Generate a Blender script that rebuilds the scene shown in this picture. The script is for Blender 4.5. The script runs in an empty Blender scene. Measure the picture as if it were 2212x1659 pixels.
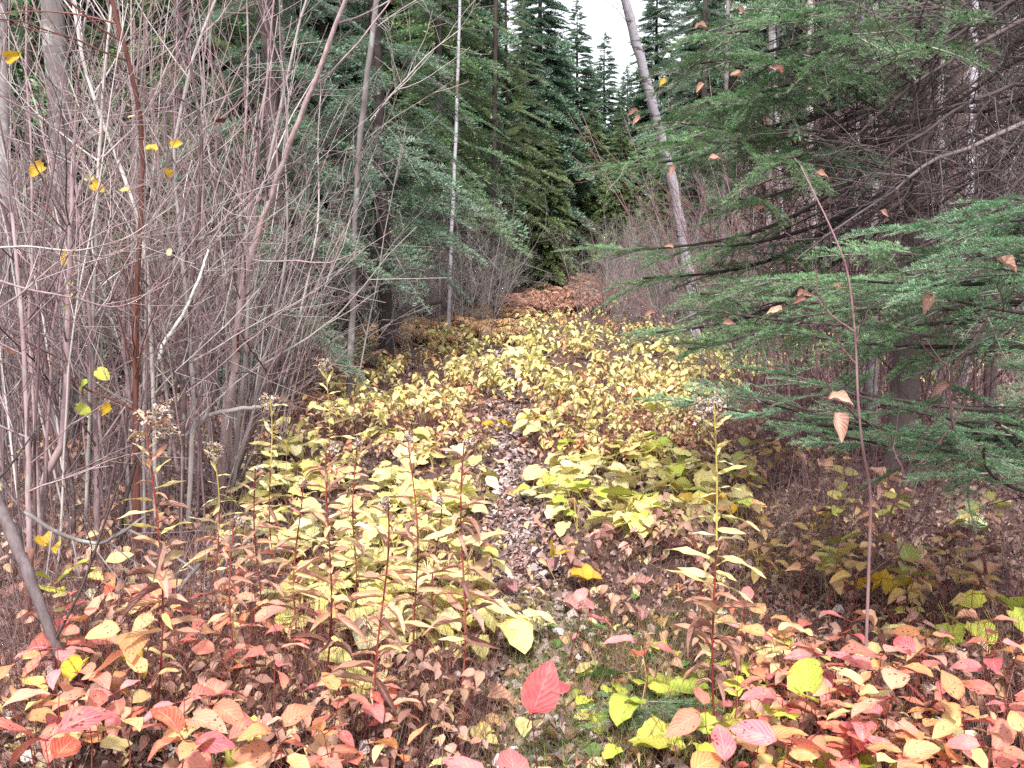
import bpy, math, random, re
import numpy as np
from mathutils import Vector, Matrix

sc = bpy.context.scene
col = sc.collection
rng = np.random.default_rng(7)
random.seed(7)
R = math.radians

# ------------------------------------------------------------------ camera, sky, sun, exposure
EYE = 1.5
PITCH = R(7.5)
cam_d = bpy.data.cameras.new("camera")
cam = bpy.data.objects.new("camera", cam_d)
col.objects.link(cam)
cam.location = (0, 0, EYE)
cam.rotation_euler = (R(90) - PITCH, 0, 0)
cam_d.sensor_width = 36
cam_d.lens = 36
cam_d.clip_start = 0.05
cam_d.clip_end = 600
sc.camera = cam

SUN_EL, SUN_AZ = R(49), R(186)          # azimuth clockwise from +Y: the sun stands behind the camera, a little left
world = bpy.data.worlds.new("World")
sc.world = world
world.use_nodes = True
wn = world.node_tree
wn.nodes.clear()
wo = wn.nodes.new("ShaderNodeOutputWorld")
wb = wn.nodes.new("ShaderNodeBackground")
ws = wn.nodes.new("ShaderNodeTexSky")
ws.sky_type = 'NISHITA'
ws.sun_disc = False
ws.sun_elevation = SUN_EL
ws.sun_rotation = SUN_AZ
ws.air_density = 1.0
ws.dust_density = 4.0
wm = wn.nodes.new("ShaderNodeMix")       # thin bright overcast over the blue
wm.data_type = 'RGBA'
wm.inputs[0].default_value = 0.75
wm.inputs[7].default_value = (10.5, 10.6, 11.0, 1)
wn.links.new(ws.outputs[0], wm.inputs[6])
wn.links.new(wm.outputs[2], wb.inputs[0])
wb.inputs[1].default_value = 0.105
wn.links.new(wb.outputs[0], wo.inputs[0])

sun_d = bpy.data.lights.new("sun", 'SUN')
sun_d.energy = 3.9
sun_d.angle = R(6)
sun_d.color = (1.0, 0.95, 0.88)
sun = bpy.data.objects.new("sun", sun_d)
col.objects.link(sun)
sdir = Vector((math.sin(SUN_AZ) * math.cos(SUN_EL), math.cos(SUN_AZ) * math.cos(SUN_EL), math.sin(SUN_EL)))
sun.rotation_euler = sdir.to_track_quat('Z', 'Y').to_euler()

vs = sc.view_settings
vs.view_transform = 'Standard'
vs.look = 'None'
vs.exposure = 1.0
vs.gamma = 1
vs.use_curve_mapping = False
sc.cycles.max_bounces = 5
sc.cycles.diffuse_bounces = 2
sc.cycles.glossy_bounces = 2
sc.cycles.transmission_bounces = 3
sc.cycles.use_denoising = False

# ------------------------------------------------------------------ picture -> place  (photo measured 2212 x 1659)
cp, sp = math.cos(PITCH), math.sin(PITCH)

def ray(px, py):
    u = (px - 1106.0) / 2212.0
    v = -(py - 829.5) / 2212.0
    return np.array([u, cp + v * sp, -sp + v * cp])

def at(px, py, Y):
    d = ray(px, py)
    return d / d[1] * Y + np.array([0, 0, EYE])

def gnd(px, py, z=0.0):
    d = ray(px, py)
    t = (EYE - z) / max(1e-4, -d[2])
    p = d * t + np.array([0, 0, EYE])
    return p

def gz(x, y):
    """height of the ground"""
    x = np.asarray(x, float); y = np.asarray(y, float)
    pth = np.exp(-((x - path_x(y)) / 0.30) ** 2)
    h = 0.035 * np.sin(x * 1.7 + 0.6) * np.cos(y * 1.3) + 0.02 * np.sin(x * 4.1 + y * 2.2) + 0.012 * np.sin(x * 9 + 1) * np.sin(y * 8.3)
    far = np.clip((y - 14) / 40, 0, 1.6)
    side = np.clip((np.abs(x) - 0.12 * y - 3) / 12, 0, 1)
    return h - 0.05 * pth + 0.55 * far ** 2 + 0.25 * side

PATHPTS = [(1185, 1659), (1160, 1450), (1150, 1300), (1120, 1180), (1108, 1050), (1100, 980), (1085, 900), (1075, 830), (1080, 780), (1110, 735), (1140, 690), (1150, 650), (1160, 610)]
_pw = np.array([gnd(a, b)[:2] for a, b in PATHPTS])

def path_x(y):
    return np.interp(y, _pw[:, 1], _pw[:, 0])

def in_poly(px, py, poly):
    n = len(poly); inside = np.zeros(np.shape(px), bool)
    j = n - 1
    for i in range(n):
        xi, yi = poly[i]; xj, yj = poly[j]
        c = ((yi > py) != (yj > py)) & (px < (xj - xi) * (py - yi) / ((yj - yi) or 1e-9) + xi)
        inside ^= c
        j = i
    return inside

def sample_poly(poly, n, z=0.0, r=rng):
    P = np.array(poly, float)
    lo, hi = P.min(0), P.max(0)
    out = []
    while len(out) < n:
        a = r.uniform(lo[0], hi[0]); b = r.uniform(lo[1], hi[1])
        if in_poly(np.array(a), np.array(b), poly):
            p = gnd(a, b, z)
            out.append((p[0], p[1], a, b))
    return out

# ------------------------------------------------------------------ materials
def nt(m):
    m.use_nodes = True
    t = m.node_tree
    t.nodes.clear()
    return t, t.nodes, t.links

def ramp_node(N, cols, interp='LINEAR'):
    rn = N.new("ShaderNodeValToRGB")
    rn.color_ramp.interpolation = interp
    e = rn.color_ramp.elements
    while len(e) < len(cols):
        e.new(0.5)
    for i, c in enumerate(cols):
        e[i].position = i / max(1, len(cols) - 1) if not isinstance(c[0], tuple) else c[1]
        cc = c if not isinstance(c[0], tuple) else c[0]
        e[i].color = (*cc, 1)
    return rn

def rnd_value(N, L):
    oi = N.new("ShaderNodeObjectInfo")
    ge = N.new("ShaderNodeNewGeometry")
    ad = N.new("ShaderNodeMath"); ad.operation = 'ADD'
    L.new(oi.outputs['Random'], ad.inputs[0]); L.new(ge.outputs['Random Per Island'], ad.inputs[1])
    fr = N.new("ShaderNodeMath"); fr.operation = 'FRACT'
    L.new(ad.outputs[0], fr.inputs[0])
    return fr

def math_node(N, L, op, a, b=None, c=None):
    n = N.new("ShaderNodeMath"); n.operation = op
    for k, v in enumerate((a, b, c)):
        if v is None: continue
        if isinstance(v, (int, float)): n.inputs[k].default_value = v
        else: L.new(v, n.inputs[k])
    return n.outputs[0]

def mixc(N, L, fac, a, b, mode='MIX'):
    m = N.new("ShaderNodeMix"); m.data_type = 'RGBA'; m.blend_type = mode
    for k, v in ((0, fac), (6, a), (7, b)):
        if isinstance(v, (int, float)): m.inputs[k].default_value = v
        elif isinstance(v, tuple): m.inputs[k].default_value = (*v, 1)
        else: L.new(v, m.inputs[k])
    return m.outputs[2]

def leaf_mat(name, cols, spots=0.5, vein=(1, 0.9, 0.6), veinf=0.35, edge=(0.25, 0.12, 0.06), edgef=0.4, trans=0.3, rough=0.55, blotch=None, blotchf=0.5):
    m = bpy.data.materials.new(name)
    t, N, L = nt(m)
    out = N.new("ShaderNodeOutputMaterial")
    fr = rnd_value(N, L)
    rn = ramp_node(N, cols)
    L.new(fr.outputs[0], rn.inputs[0])
    uv = N.new("ShaderNodeUVMap")
    sx = N.new("ShaderNodeSeparateXYZ"); L.new(uv.outputs[0], sx.inputs[0])
    du = math_node(N, L, 'ABSOLUTE', math_node(N, L, 'SUBTRACT', sx.outputs[0], 0.5))
    # texture coordinates that differ from leaf to leaf
    cb = N.new("ShaderNodeCombineXYZ")
    L.new(math_node(N, L, 'ADD', math_node(N, L, 'MULTIPLY', sx.outputs[0], 0.55), math_node(N, L, 'MULTIPLY', fr.outputs[0], 137.0)), cb.inputs[0])
    L.new(math_node(N, L, 'ADD', sx.outputs[1], math_node(N, L, 'MULTIPLY', fr.outputs[0], 71.0)), cb.inputs[1])
    nz = N.new("ShaderNodeTexNoise"); nz.inputs['Scale'].default_value = 3.2; nz.inputs['Detail'].default_value = 4
    L.new(cb.outputs[0], nz.inputs['Vector'])
    c = rn.outputs[0]
    if blotch is not None:
        bf = math_node(N, L, 'MULTIPLY', math_node(N, L, 'GREATER_THAN', nz.outputs[0], 0.0), 1.0)
        mr = N.new("ShaderNodeMapRange"); mr.inputs[1].default_value = 0.48; mr.inputs[2].default_value = 0.66
        mr.inputs[4].default_value = blotchf
        L.new(nz.outputs[0], mr.inputs[0])
        c = mixc(N, L, mr.outputs[0], c, blotch)
    # side veins and midrib
    w = math_node(N, L, 'SINE', math_node(N, L, 'MULTIPLY', math_node(N, L, 'SUBTRACT', sx.outputs[1], math_node(N, L, 'MULTIPLY', du, 0.8)), 46.0))
    wv = math_node(N, L, 'GREATER_THAN', w, 0.86)
    md = math_node(N, L, 'LESS_THAN', du, 0.018)
    vf = math_node(N, L, 'MULTIPLY', math_node(N, L, 'MAXIMUM', math_node(N, L, 'MULTIPLY', wv, 0.5), md), veinf)
    c = mixc(N, L, vf, c, vein)
    # dry margin
    e1 = math_node(N, L, 'ADD', math_node(N, L, 'MULTIPLY', du, 2.0), math_node(N, L, 'MULTIPLY', nz.outputs[0], 0.9))
    mr2 = N.new("ShaderNodeMapRange"); mr2.inputs[1].default_value = 1.22; mr2.inputs[2].default_value = 1.5; mr2.inputs[4].default_value = edgef
    L.new(e1, mr2.inputs[0])
    c = mixc(N, L, mr2.outputs[0], c, edge)
    # fungus spots
    vo = N.new("ShaderNodeTexVoronoi"); vo.voronoi_dimensions = '2D'; vo.inputs['Scale'].default_value = 6.0
    L.new(cb.outputs[0], vo.inputs['Vector'])
    n2 = N.new("ShaderNodeTexNoise"); n2.inputs['Scale'].default_value = 2.0
    L.new(cb.outputs[0], n2.inputs['Vector'])
    th = math_node(N, L, 'MULTIPLY', math_node(N, L, 'SUBTRACT', n2.outputs[0], 0.42), 0.75 * spots)
    sf = math_node(N, L, 'LESS_THAN', vo.outputs['Distance'], th)
    c = mixc(N, L, math_node(N, L, 'MULTIPLY', sf, 0.8), c, (0.05, 0.02, 0.012))
    # a little brightness difference leaf to leaf
    hs = N.new("ShaderNodeHueSaturation")
    L.new(c, hs.inputs['Color'])
    L.new(math_node(N, L, 'ADD', math_node(N, L, 'MULTIPLY', math_node(N, L, 'FRACT', math_node(N, L, 'MULTIPLY', fr.outputs[0], 17.3)), 0.45), 0.72), hs.inputs['Value'])
    bs = N.new("ShaderNodeBsdfPrincipled")
    L.new(hs.outputs[0], bs.inputs['Base Color'])
    bs.inputs['Roughness'].default_value = rough
    bs.inputs['Specular IOR Level'].default_value = 0.35
    bu = N.new("ShaderNodeBump"); bu.inputs['Strength'].default_value = 0.35; bu.inputs['Distance'].default_value = 0.004
    hgt = math_node(N, L, 'ADD', math_node(N, L, 'MULTIPLY', w, -0.4), math_node(N, L, 'MULTIPLY', nz.outputs[0], 2.0))
    L.new(hgt, bu.inputs['Height']); L.new(bu.outputs[0], bs.inputs['Normal'])
    tr = N.new("ShaderNodeBsdfTranslucent"); L.new(hs.outputs[0], tr.inputs[0])
    mx = N.new("ShaderNodeMixShader"); mx.inputs[0].default_value = trans
    L.new(bs.outputs[0], mx.inputs[1]); L.new(tr.outputs[0], mx.inputs[2])
    L.new(mx.outputs[0], out.inputs[0])
    return m

def bark_mat(name, cols, scale=30, stretch=6, bump=0.6, speck=None, speckf=0.5, rough=0.85):
    m = bpy.data.materials.new(name)
    t, N, L = nt(m)
    out = N.new("ShaderNodeOutputMaterial")
    tc = N.new("ShaderNodeTexCoord")
    mp = N.new("ShaderNodeMapping"); mp.inputs['Scale'].default_value = (1, 1, 1.0 / stretch)
    L.new(tc.outputs['Object'], mp.inputs[0])
    nz = N.new("ShaderNodeTexNoise"); nz.inputs['Scale'].default_value = scale; nz.inputs['Detail'].default_value = 5; nz.inputs['Roughness'].default_value = 0.65
    L.new(mp.outputs[0], nz.inputs['Vector'])
    fr = rnd_value(N, L)
    a = math_node(N, L, 'ADD', math_node(N, L, 'MULTIPLY', nz.outputs[0], 0.9), math_node(N, L, 'MULTIPLY', math_node(N, L, 'SUBTRACT', fr.outputs[0], 0.5), 0.75))
    rn = ramp_node(N, cols)
    L.new(a, rn.inputs[0])
    c = rn.outputs[0]
    if speck is not None:
        n2 = N.new("ShaderNodeTexNoise"); n2.inputs['Scale'].default_value = scale * 0.45; n2.inputs['Detail'].default_value = 3
        L.new(tc.outputs['Object'], n2.inputs['Vector'])
        mr = N.new("ShaderNodeMapRange"); mr.inputs[1].default_value = 0.56; mr.inputs[2].default_value = 0.64; mr.inputs[4].default_value = speckf
        L.new(n2.outputs[0], mr.inputs[0])
        c = mixc(N, L, mr.outputs[0], c, speck)
    bs = N.new("ShaderNodeBsdfPrincipled")
    L.new(c, bs.inputs['Base Color'])
    bs.inputs['Roughness'].default_value = rough
    bs.inputs['Specular IOR Level'].default_value = 0.25
    bu = N.new("ShaderNodeBump"); bu.inputs['Strength'].default_value = bump; bu.inputs['Distance'].default_value = 0.01
    L.new(nz.outputs[0], bu.inputs['Height']); L.new(bu.outputs[0], bs.inputs['Normal'])
    L.new(bs.outputs[0], out.inputs[0])
    return m

def birch_mat():
    m = bpy.data.materials.new("birch_bark")
    t, N, L = nt(m)
    out = N.new("ShaderNodeOutputMaterial")
    tc = N.new("ShaderNodeTexCoord")
    mp = N.new("ShaderNodeMapping"); mp.inputs['Scale'].default_value = (5, 5, 26)
    L.new(tc.outputs['Object'], mp.inputs[0])
    nz = N.new("ShaderNodeTexNoise"); nz.inputs['Scale'].default_value = 1.0; nz.inputs['Detail'].default_value = 4
    L.new(mp.outputs[0], nz.inputs['Vector'])
    n2 = N.new("ShaderNodeTexNoise"); n2.inputs['Scale'].default_value = 2.2; n2.inputs['Detail'].default_value = 3
    L.new(tc.outputs['Object'], n2.inputs['Vector'])
    mr = N.new("ShaderNodeMapRange"); mr.inputs[1].default_value = 0.57; mr.inputs[2].default_value = 0.63
    L.new(nz.outputs[0], mr.inputs[0])
    mr3 = N.new("ShaderNodeMapRange"); mr3.inputs[1].default_value = 0.6; mr3.inputs[2].default_value = 0.68
    L.new(n2.outputs[0], mr3.inputs[0])
    base = mixc(N, L, nz.outputs[0], (0.26, 0.24, 0.29), (0.50, 0.48, 0.54))
    c = mixc(N, L, math_node(N, L, 'MULTIPLY', mr.outputs[0], 0.85), base, (0.06, 0.05, 0.05))
    c = mixc(N, L, mr3.outputs[0], c, (0.10, 0.085, 0.08))
    bs = N.new("ShaderNodeBsdfPrincipled"); bs.inputs['Roughness'].default_value = 0.7
    L.new(c, bs.inputs['Base Color'])
    L.new(bs.outputs[0], out.inputs[0])
    return m

def needle_mat(name, dark, light, trans=0.15):
    m = bpy.data.materials.new(name)
    t, N, L = nt(m)
    out = N.new("ShaderNodeOutputMaterial")
    fr = rnd_value(N, L)
    uv = N.new("ShaderNodeUVMap")
    sx = N.new("ShaderNodeSeparateXYZ"); L.new(uv.outputs[0], sx.inputs[0])
    c = mixc(N, L, sx.outputs[0], dark, light)
    hs = N.new("ShaderNodeHueSaturation"); L.new(c, hs.inputs['Color'])
    L.new(math_node(N, L, 'ADD', math_node(N, L, 'MULTIPLY', fr.outputs[0], 0.06), 0.47), hs.inputs['Hue'])
    L.new(math_node(N, L, 'ADD', math_node(N, L, 'MULTIPLY', math_node(N, L, 'FRACT', math_node(N, L, 'MULTIPLY', fr.outputs[0], 13.7)), 0.8), 0.6), hs.inputs['Value'])
    bs = N.new("ShaderNodeBsdfPrincipled"); bs.inputs['Roughness'].default_value = 0.42
    bs.inputs['Specular IOR Level'].default_value = 0.5
    L.new(hs.outputs[0], bs.inputs['Base Color'])
    tr = N.new("ShaderNodeBsdfTranslucent"); L.new(hs.outputs[0], tr.inputs[0])
    mx = N.new("ShaderNodeMixShader"); mx.inputs[0].default_value = trans
    L.new(bs.outputs[0], mx.inputs[1]); L.new(tr.outputs[0], mx.inputs[2])
    L.new(mx.outputs[0], out.inputs[0])
    return m

def soil_mat(name, cols, scale=14):
    m = bpy.data.materials.new(name)
    t, N, L = nt(m)
    out = N.new("ShaderNodeOutputMaterial")
    tc = N.new("ShaderNodeTexCoord")
    nz = N.new("ShaderNodeTexNoise"); nz.inputs['Scale'].default_value = scale; nz.inputs['Detail'].default_value = 8; nz.inputs['Roughness'].default_value = 0.75
    L.new(tc.outputs['Object'], nz.inputs['Vector'])
    vo = N.new("ShaderNodeTexVoronoi"); vo.inputs['Scale'].default_value = scale * 1.6
    L.new(tc.outputs['Object'], vo.inputs['Vector'])
    rn = ramp_node(N, cols); L.new(nz.outputs[0], rn.inputs[0])
    sxx = N.new("ShaderNodeSeparateXYZ"); L.new(vo.outputs['Color'], sxx.inputs[0])
    r2 = ramp_node(N, cols[::-1]); L.new(sxx.outputs[0], r2.inputs[0])
    c = mixc(N, L, 0.55, rn.outputs[0], r2.outputs[0])
    bs = N.new("ShaderNodeBsdfPrincipled"); bs.inputs['Roughness'].default_value = 0.95
    L.new(c, bs.inputs['Base Color'])
    bu = N.new("ShaderNodeBump"); bu.inputs['Strength'].default_value = 1.0; bu.inputs['Distance'].default_value = 0.03
    L.new(nz.outputs[0], bu.inputs['Height']); L.new(bu.outputs[0], bs.inputs['Normal'])
    L.new(bs.outputs[0], out.inputs[0])
    return m

M = {}
M['soil'] = soil_mat("forest_soil", [(0.02, 0.012, 0.01), (0.08, 0.045, 0.038), (0.13, 0.08, 0.07), (0.035, 0.02, 0.018)])
M['trail'] = soil_mat("trail_soil", [(0.05, 0.035, 0.035), (0.17, 0.12, 0.12), (0.30, 0.23, 0.23), (0.08, 0.055, 0.05)], 40)
M['bark_mauve'] = bark_mat("mauve_bark", [(0.06, 0.038, 0.04), (0.165, 0.105, 0.115), (0.29, 0.20, 0.212), (0.48, 0.38, 0.39)], 40, 5, speck=(0.30, 0.36, 0.33), speckf=0.35)
M['bark_pale'] = bark_mat("pale_bark", [(0.20, 0.16, 0.165), (0.38, 0.34, 0.335), (0.56, 0.52, 0.50)], 30, 6)
M['bark_white'] = bark_mat("bare_white_wood", [(0.34, 0.33, 0.31), (0.52, 0.52, 0.49), (0.66, 0.66, 0.62)], 20, 8)
M['bark_rust'] = bark_mat("rusty_bark", [(0.05, 0.02, 0.018), (0.13, 0.05, 0.04), (0.22, 0.10, 0.08)], 30, 4)
M['bark_grey'] = bark_mat("grey_bark", [(0.10, 0.085, 0.085), (0.20, 0.175, 0.18), (0.30, 0.275, 0.28)], 18, 3, speck=(0.34, 0.37, 0.36), speckf=0.6)
M['bark_dark'] = bark_mat("dark_bark", [(0.02, 0.016, 0.016), (0.06, 0.045, 0.045), (0.13, 0.10, 0.10)], 25, 4)
M['bark_log'] = bark_mat("log_bark", [(0.03, 0.022, 0.024), (0.08, 0.06, 0.064), (0.22, 0.18, 0.19)], 45, 4)
M['twig_grey'] = bark_mat("grey_twigs", [(0.09, 0.075, 0.075), (0.22, 0.19, 0.19), (0.40, 0.36, 0.36)], 30, 3)
M['twig_brown'] = bark_mat("brown_stalks", [(0.05, 0.016, 0.016), (0.12, 0.045, 0.04), (0.24, 0.12, 0.10), (0.40, 0.29, 0.24)], 20, 3)
M['twig_red'] = bark_mat("red_stalk", [(0.10, 0.018, 0.018), (0.22, 0.04, 0.036), (0.32, 0.10, 0.075)], 20, 6, rough=0.5)
M['stalk_yellow'] = bark_mat("yellow_stalk", [(0.30, 0.22, 0.06), (0.45, 0.36, 0.10), (0.5, 0.42, 0.18)], 20, 6, rough=0.6)
M['fluff'] = bark_mat("seed_fluff", [(0.30, 0.22, 0.19), (0.45, 0.36, 0.33), (0.62, 0.54, 0.50)], 60, 1)
M['birch'] = birch_mat()
M['needle_fir'] = needle_mat("fir_needles", (0.045, 0.115, 0.04), (0.18, 0.33, 0.145))
M['needle_near'] = needle_mat("near_fir_needles", (0.04, 0.12, 0.045), (0.24, 0.44, 0.24))
M['needle_teal'] = needle_mat("spruce_needles", (0.075, 0.135, 0.085), (0.22, 0.34, 0.24))
M['needle_olive'] = needle_mat("olive_needles", (0.09, 0.14, 0.05), (0.27, 0.35, 0.16))
M['pink'] = leaf_mat("pink_leaf", [(0.64, 0.13, 0.12), (0.70, 0.21, 0.17), (0.72, 0.28, 0.19), (0.62, 0.11, 0.15), (0.74, 0.38, 0.26), (0.60, 0.10, 0.06), (0.70, 0.22, 0.19)], spots=1.1, vein=(0.85, 0.6, 0.45), blotch=(0.74, 0.36, 0.18), blotchf=0.5)
M['rose'] = leaf_mat("rose_leaf", [(0.66, 0.13, 0.16), (0.74, 0.24, 0.25), (0.72, 0.18, 0.22), (0.76, 0.30, 0.24)], spots=1.0, vein=(0.85, 0.5, 0.5), blotch=(0.76, 0.38, 0.28), blotchf=0.5)
M['peach'] = leaf_mat("peach_leaf", [(0.74, 0.42, 0.18), (0.72, 0.32, 0.14), (0.70, 0.28, 0.18), (0.76, 0.52, 0.24), (0.68, 0.22, 0.07)], spots=1.2, vein=(0.85, 0.7, 0.5), blotch=(0.72, 0.26, 0.13), blotchf=0.5)
M['red'] = leaf_mat("red_leaf", [(0.60, 0.06, 0.08), (0.68, 0.12, 0.13), (0.62, 0.09, 0.10)], spots=0.2, vein=(0.8, 0.3, 0.3), blotch=(0.72, 0.22, 0.22), blotchf=0.6, edgef=0.15)
M['yellow'] = leaf_mat("yellow_leaf", [(0.74, 0.67, 0.22), (0.78, 0.73, 0.34), (0.70, 0.66, 0.17), (0.80, 0.75, 0.44), (0.76, 0.64, 0.26), (0.66, 0.60, 0.15)], spots=0.45, vein=(0.85, 0.82, 0.6), blotch=(0.60, 0.42, 0.14), blotchf=0.45)
M['cream'] = leaf_mat("cream_leaf", [(0.76, 0.70, 0.34), (0.74, 0.64, 0.22), (0.80, 0.76, 0.50), (0.72, 0.60, 0.20), (0.78, 0.66, 0.38), (0.70, 0.66, 0.20)], spots=0.3, vein=(0.85, 0.8, 0.6), blotch=(0.66, 0.42, 0.18), blotchf=0.35)
M['gold'] = leaf_mat("golden_leaf", [(0.68, 0.42, 0.03), (0.72, 0.50, 0.05), (0.60, 0.36, 0.03)], spots=0.4, vein=(0.7, 0.6, 0.2), blotch=(0.5, 0.25, 0.04))
M['lime'] = leaf_mat("lime_leaf", [(0.52, 0.58, 0.06), (0.42, 0.56, 0.08), (0.62, 0.60, 0.10), (0.36, 0.50, 0.07)], spots=0.5, vein=(0.7, 0.75, 0.3), blotch=(0.60, 0.52, 0.10), blotchf=0.6)
M['green'] = leaf_mat("green_leaf", [(0.08, 0.20, 0.05), (0.14, 0.30, 0.08), (0.22, 0.36, 0.10)], spots=0.1, vein=(0.4, 0.5, 0.25), edgef=0.1)
M['brown'] = leaf_mat("brown_leaf", [(0.14, 0.06, 0.05), (0.28, 0.14, 0.12), (0.48, 0.29, 0.24), (0.20, 0.09, 0.07), (0.54, 0.34, 0.27), (0.36, 0.18, 0.13)], spots=0.3, vein=(0.5, 0.35, 0.25), edgef=0.3, trans=0.15)
M['tan'] = leaf_mat("tan_pink_leaf", [(0.50, 0.29, 0.20), (0.56, 0.28, 0.23), (0.62, 0.42, 0.22), (0.54, 0.23, 0.18), (0.64, 0.50, 0.24), (0.46, 0.28, 0.20)], spots=0.15, vein=(0.75, 0.6, 0.45), blotch=(0.5, 0.25, 0.18), blotchf=0.5, trans=0.2)
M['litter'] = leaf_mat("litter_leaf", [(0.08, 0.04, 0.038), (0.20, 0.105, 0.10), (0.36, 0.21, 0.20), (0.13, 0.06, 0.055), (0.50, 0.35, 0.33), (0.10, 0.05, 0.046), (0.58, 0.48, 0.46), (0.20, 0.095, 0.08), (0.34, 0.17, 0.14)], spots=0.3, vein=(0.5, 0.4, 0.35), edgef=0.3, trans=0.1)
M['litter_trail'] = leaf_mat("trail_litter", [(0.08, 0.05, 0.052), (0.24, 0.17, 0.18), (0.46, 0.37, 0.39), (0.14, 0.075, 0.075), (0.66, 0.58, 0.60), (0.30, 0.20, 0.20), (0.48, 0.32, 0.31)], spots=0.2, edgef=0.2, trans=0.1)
M['litter_shade'] = leaf_mat("shade_tinted_litter", [(0.05, 0.028, 0.026), (0.15, 0.085, 0.075), (0.30, 0.20, 0.18), (0.09, 0.05, 0.042), (0.40, 0.28, 0.22), (0.2, 0.11, 0.08), (0.07, 0.04, 0.035)], spots=0.3, edgef=0.3, trans=0.05)  # litter colours darkened: the shade under the firs is painted into them
M['fern'] = leaf_mat("dead_fern", [(0.46, 0.24, 0.12), (0.56, 0.34, 0.18), (0.66, 0.46, 0.27), (0.48, 0.26, 0.17)], spots=0, veinf=0, edgef=0)
M['fern_red'] = leaf_mat("dead_red_fern", [(0.28, 0.12, 0.085), (0.40, 0.20, 0.14), (0.52, 0.34, 0.25), (0.34, 0.16, 0.13)], spots=0, veinf=0, edgef=0)
M['grass_tan'] = leaf_mat("dry_grass", [(0.42, 0.30, 0.17), (0.58, 0.46, 0.28), (0.36, 0.20, 0.14), (0.50, 0.42, 0.20)], spots=0, veinf=0, edgef=0)
M['grass_green'] = leaf_mat("green_grass", [(0.12, 0.22, 0.05), (0.22, 0.33, 0.09), (0.42, 0.44, 0.15), (0.5, 0.42, 0.22)], spots=0, veinf=0, edgef=0)
M['moss'] = soil_mat("green_moss", [(0.04, 0.10, 0.01), (0.14, 0.26, 0.03), (0.2, 0.32, 0.05)], 60)

# ------------------------------------------------------------------ geometry helpers
class Geo:
    def __init__(s):
        s.v = []; s.f = []; s.u = []; s.m = []; s.n = 0
    def add(s, V, F, U=None, m=0):
        V = np.asarray(V, np.float32); F = np.asarray(F, np.int32)
        if U is None: U = np.full((len(V), 2), 0.5, np.float32)
        s.v.append(V); s.f.append(F + s.n); s.u.append(np.asarray(U, np.float32))
        s.m.append(np.full(len(F), m, np.int32)); s.n += len(V)
    def tube(s, P, rad, sides=5, m=0, cap=False):
        P = np.asarray(P, float); k = len(P)
        rad = np.asarray(rad, float)
        if rad.ndim == 0: rad = np.full(k, float(rad))
        T = np.gradient(P, axis=0)
        T /= np.linalg.norm(T, axis=1)[:, None] + 1e-9
        ref = np.array([0.31, 0.17, 0.93]) if abs(T[0, 2]) < 0.8 else np.array([0.93, 0.31, 0.1])
        A = np.cross(T, ref); A /= np.linalg.norm(A, axis=1)[:, None] + 1e-9
        B = np.cross(T, A)
        th = np.arange(sides) * 2 * math.pi / sides
        V = P[:, None] + rad[:, None, None] * (np.cos(th)[None, :, None] * A[:, None] + np.sin(th)[None, :, None] * B[:, None])
        V = V.reshape(-1, 3)
        i = np.arange(k - 1)[:, None] * sides; j = np.arange(sides)[None]; j2 = (j + 1) % sides
        a = (i + j).ravel(); b = (i + j2).ravel(); c = (i + sides + j2).ravel(); d = (i + sides + j).ravel()
        F = np.concatenate([np.stack([a, b, c], 1), np.stack([a, c, d], 1)])
        if cap:
            V = np.concatenate([V, P[-1:] + T[-1] * rad[-1] * 0.15])
            e = (k - 1) * sides + np.arange(sides)
            F = np.concatenate([F, np.stack([e, np.roll(e, -1), np.full(sides, k * sides)], 1)])
        s.add(V, F, None, m)
    def inst(s, T, Ms, m=None):
        """T = (V, F, U, MI) ; Ms = (k,4,4)"""
        V, F, U, MI = T
        Ms = np.asarray(Ms, np.float32); k = len(Ms)
        if k == 0: return
        W = np.einsum('kij,nj->kni', Ms[:, :3, :3], V) + Ms[:, None, :3, 3]
        FF = (F[None] + (np.arange(k) * len(V))[:, None, None]).reshape(-1, 3)
        s.v.append(W.reshape(-1, 3).astype(np.float32)); s.f.append((FF + s.n).astype(np.int32))
        s.u.append(np.tile(U, (k, 1))); s.m.append(np.tile(MI if m is None else np.full(len(F), m, np.int32), k)); s.n += k * len(V)
    def data(s):
        return (np.concatenate(s.v), np.concatenate(s.f), np.concatenate(s.u), np.concatenate(s.m))
    def mesh(s, name, mats, smooth=True):
        V, F, U, MI = s.data()
        me = bpy.data.meshes.new(name)
        me.vertices.add(len(V)); me.vertices.foreach_set('co', V.ravel())
        me.loops.add(F.size); me.loops.foreach_set('vertex_index', F.ravel())
        me.polygons.add(len(F))
        me.polygons.foreach_set('loop_start', np.arange(0, F.size, 3, dtype=np.int32))
        me.polygons.foreach_set('loop_total', np.full(len(F), 3, np.int32))
        me.polygons.foreach_set('material_index', MI)
        me.polygons.foreach_set('use_smooth', np.full(len(F), smooth))
        uvl = me.uv_layers.new(name='UVMap')
        uvl.data.foreach_set('uv', U[F.ravel()].ravel())
        for mt in mats: me.materials.append(M[mt])
        me.update(calc_edges=True)
        return me

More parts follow.
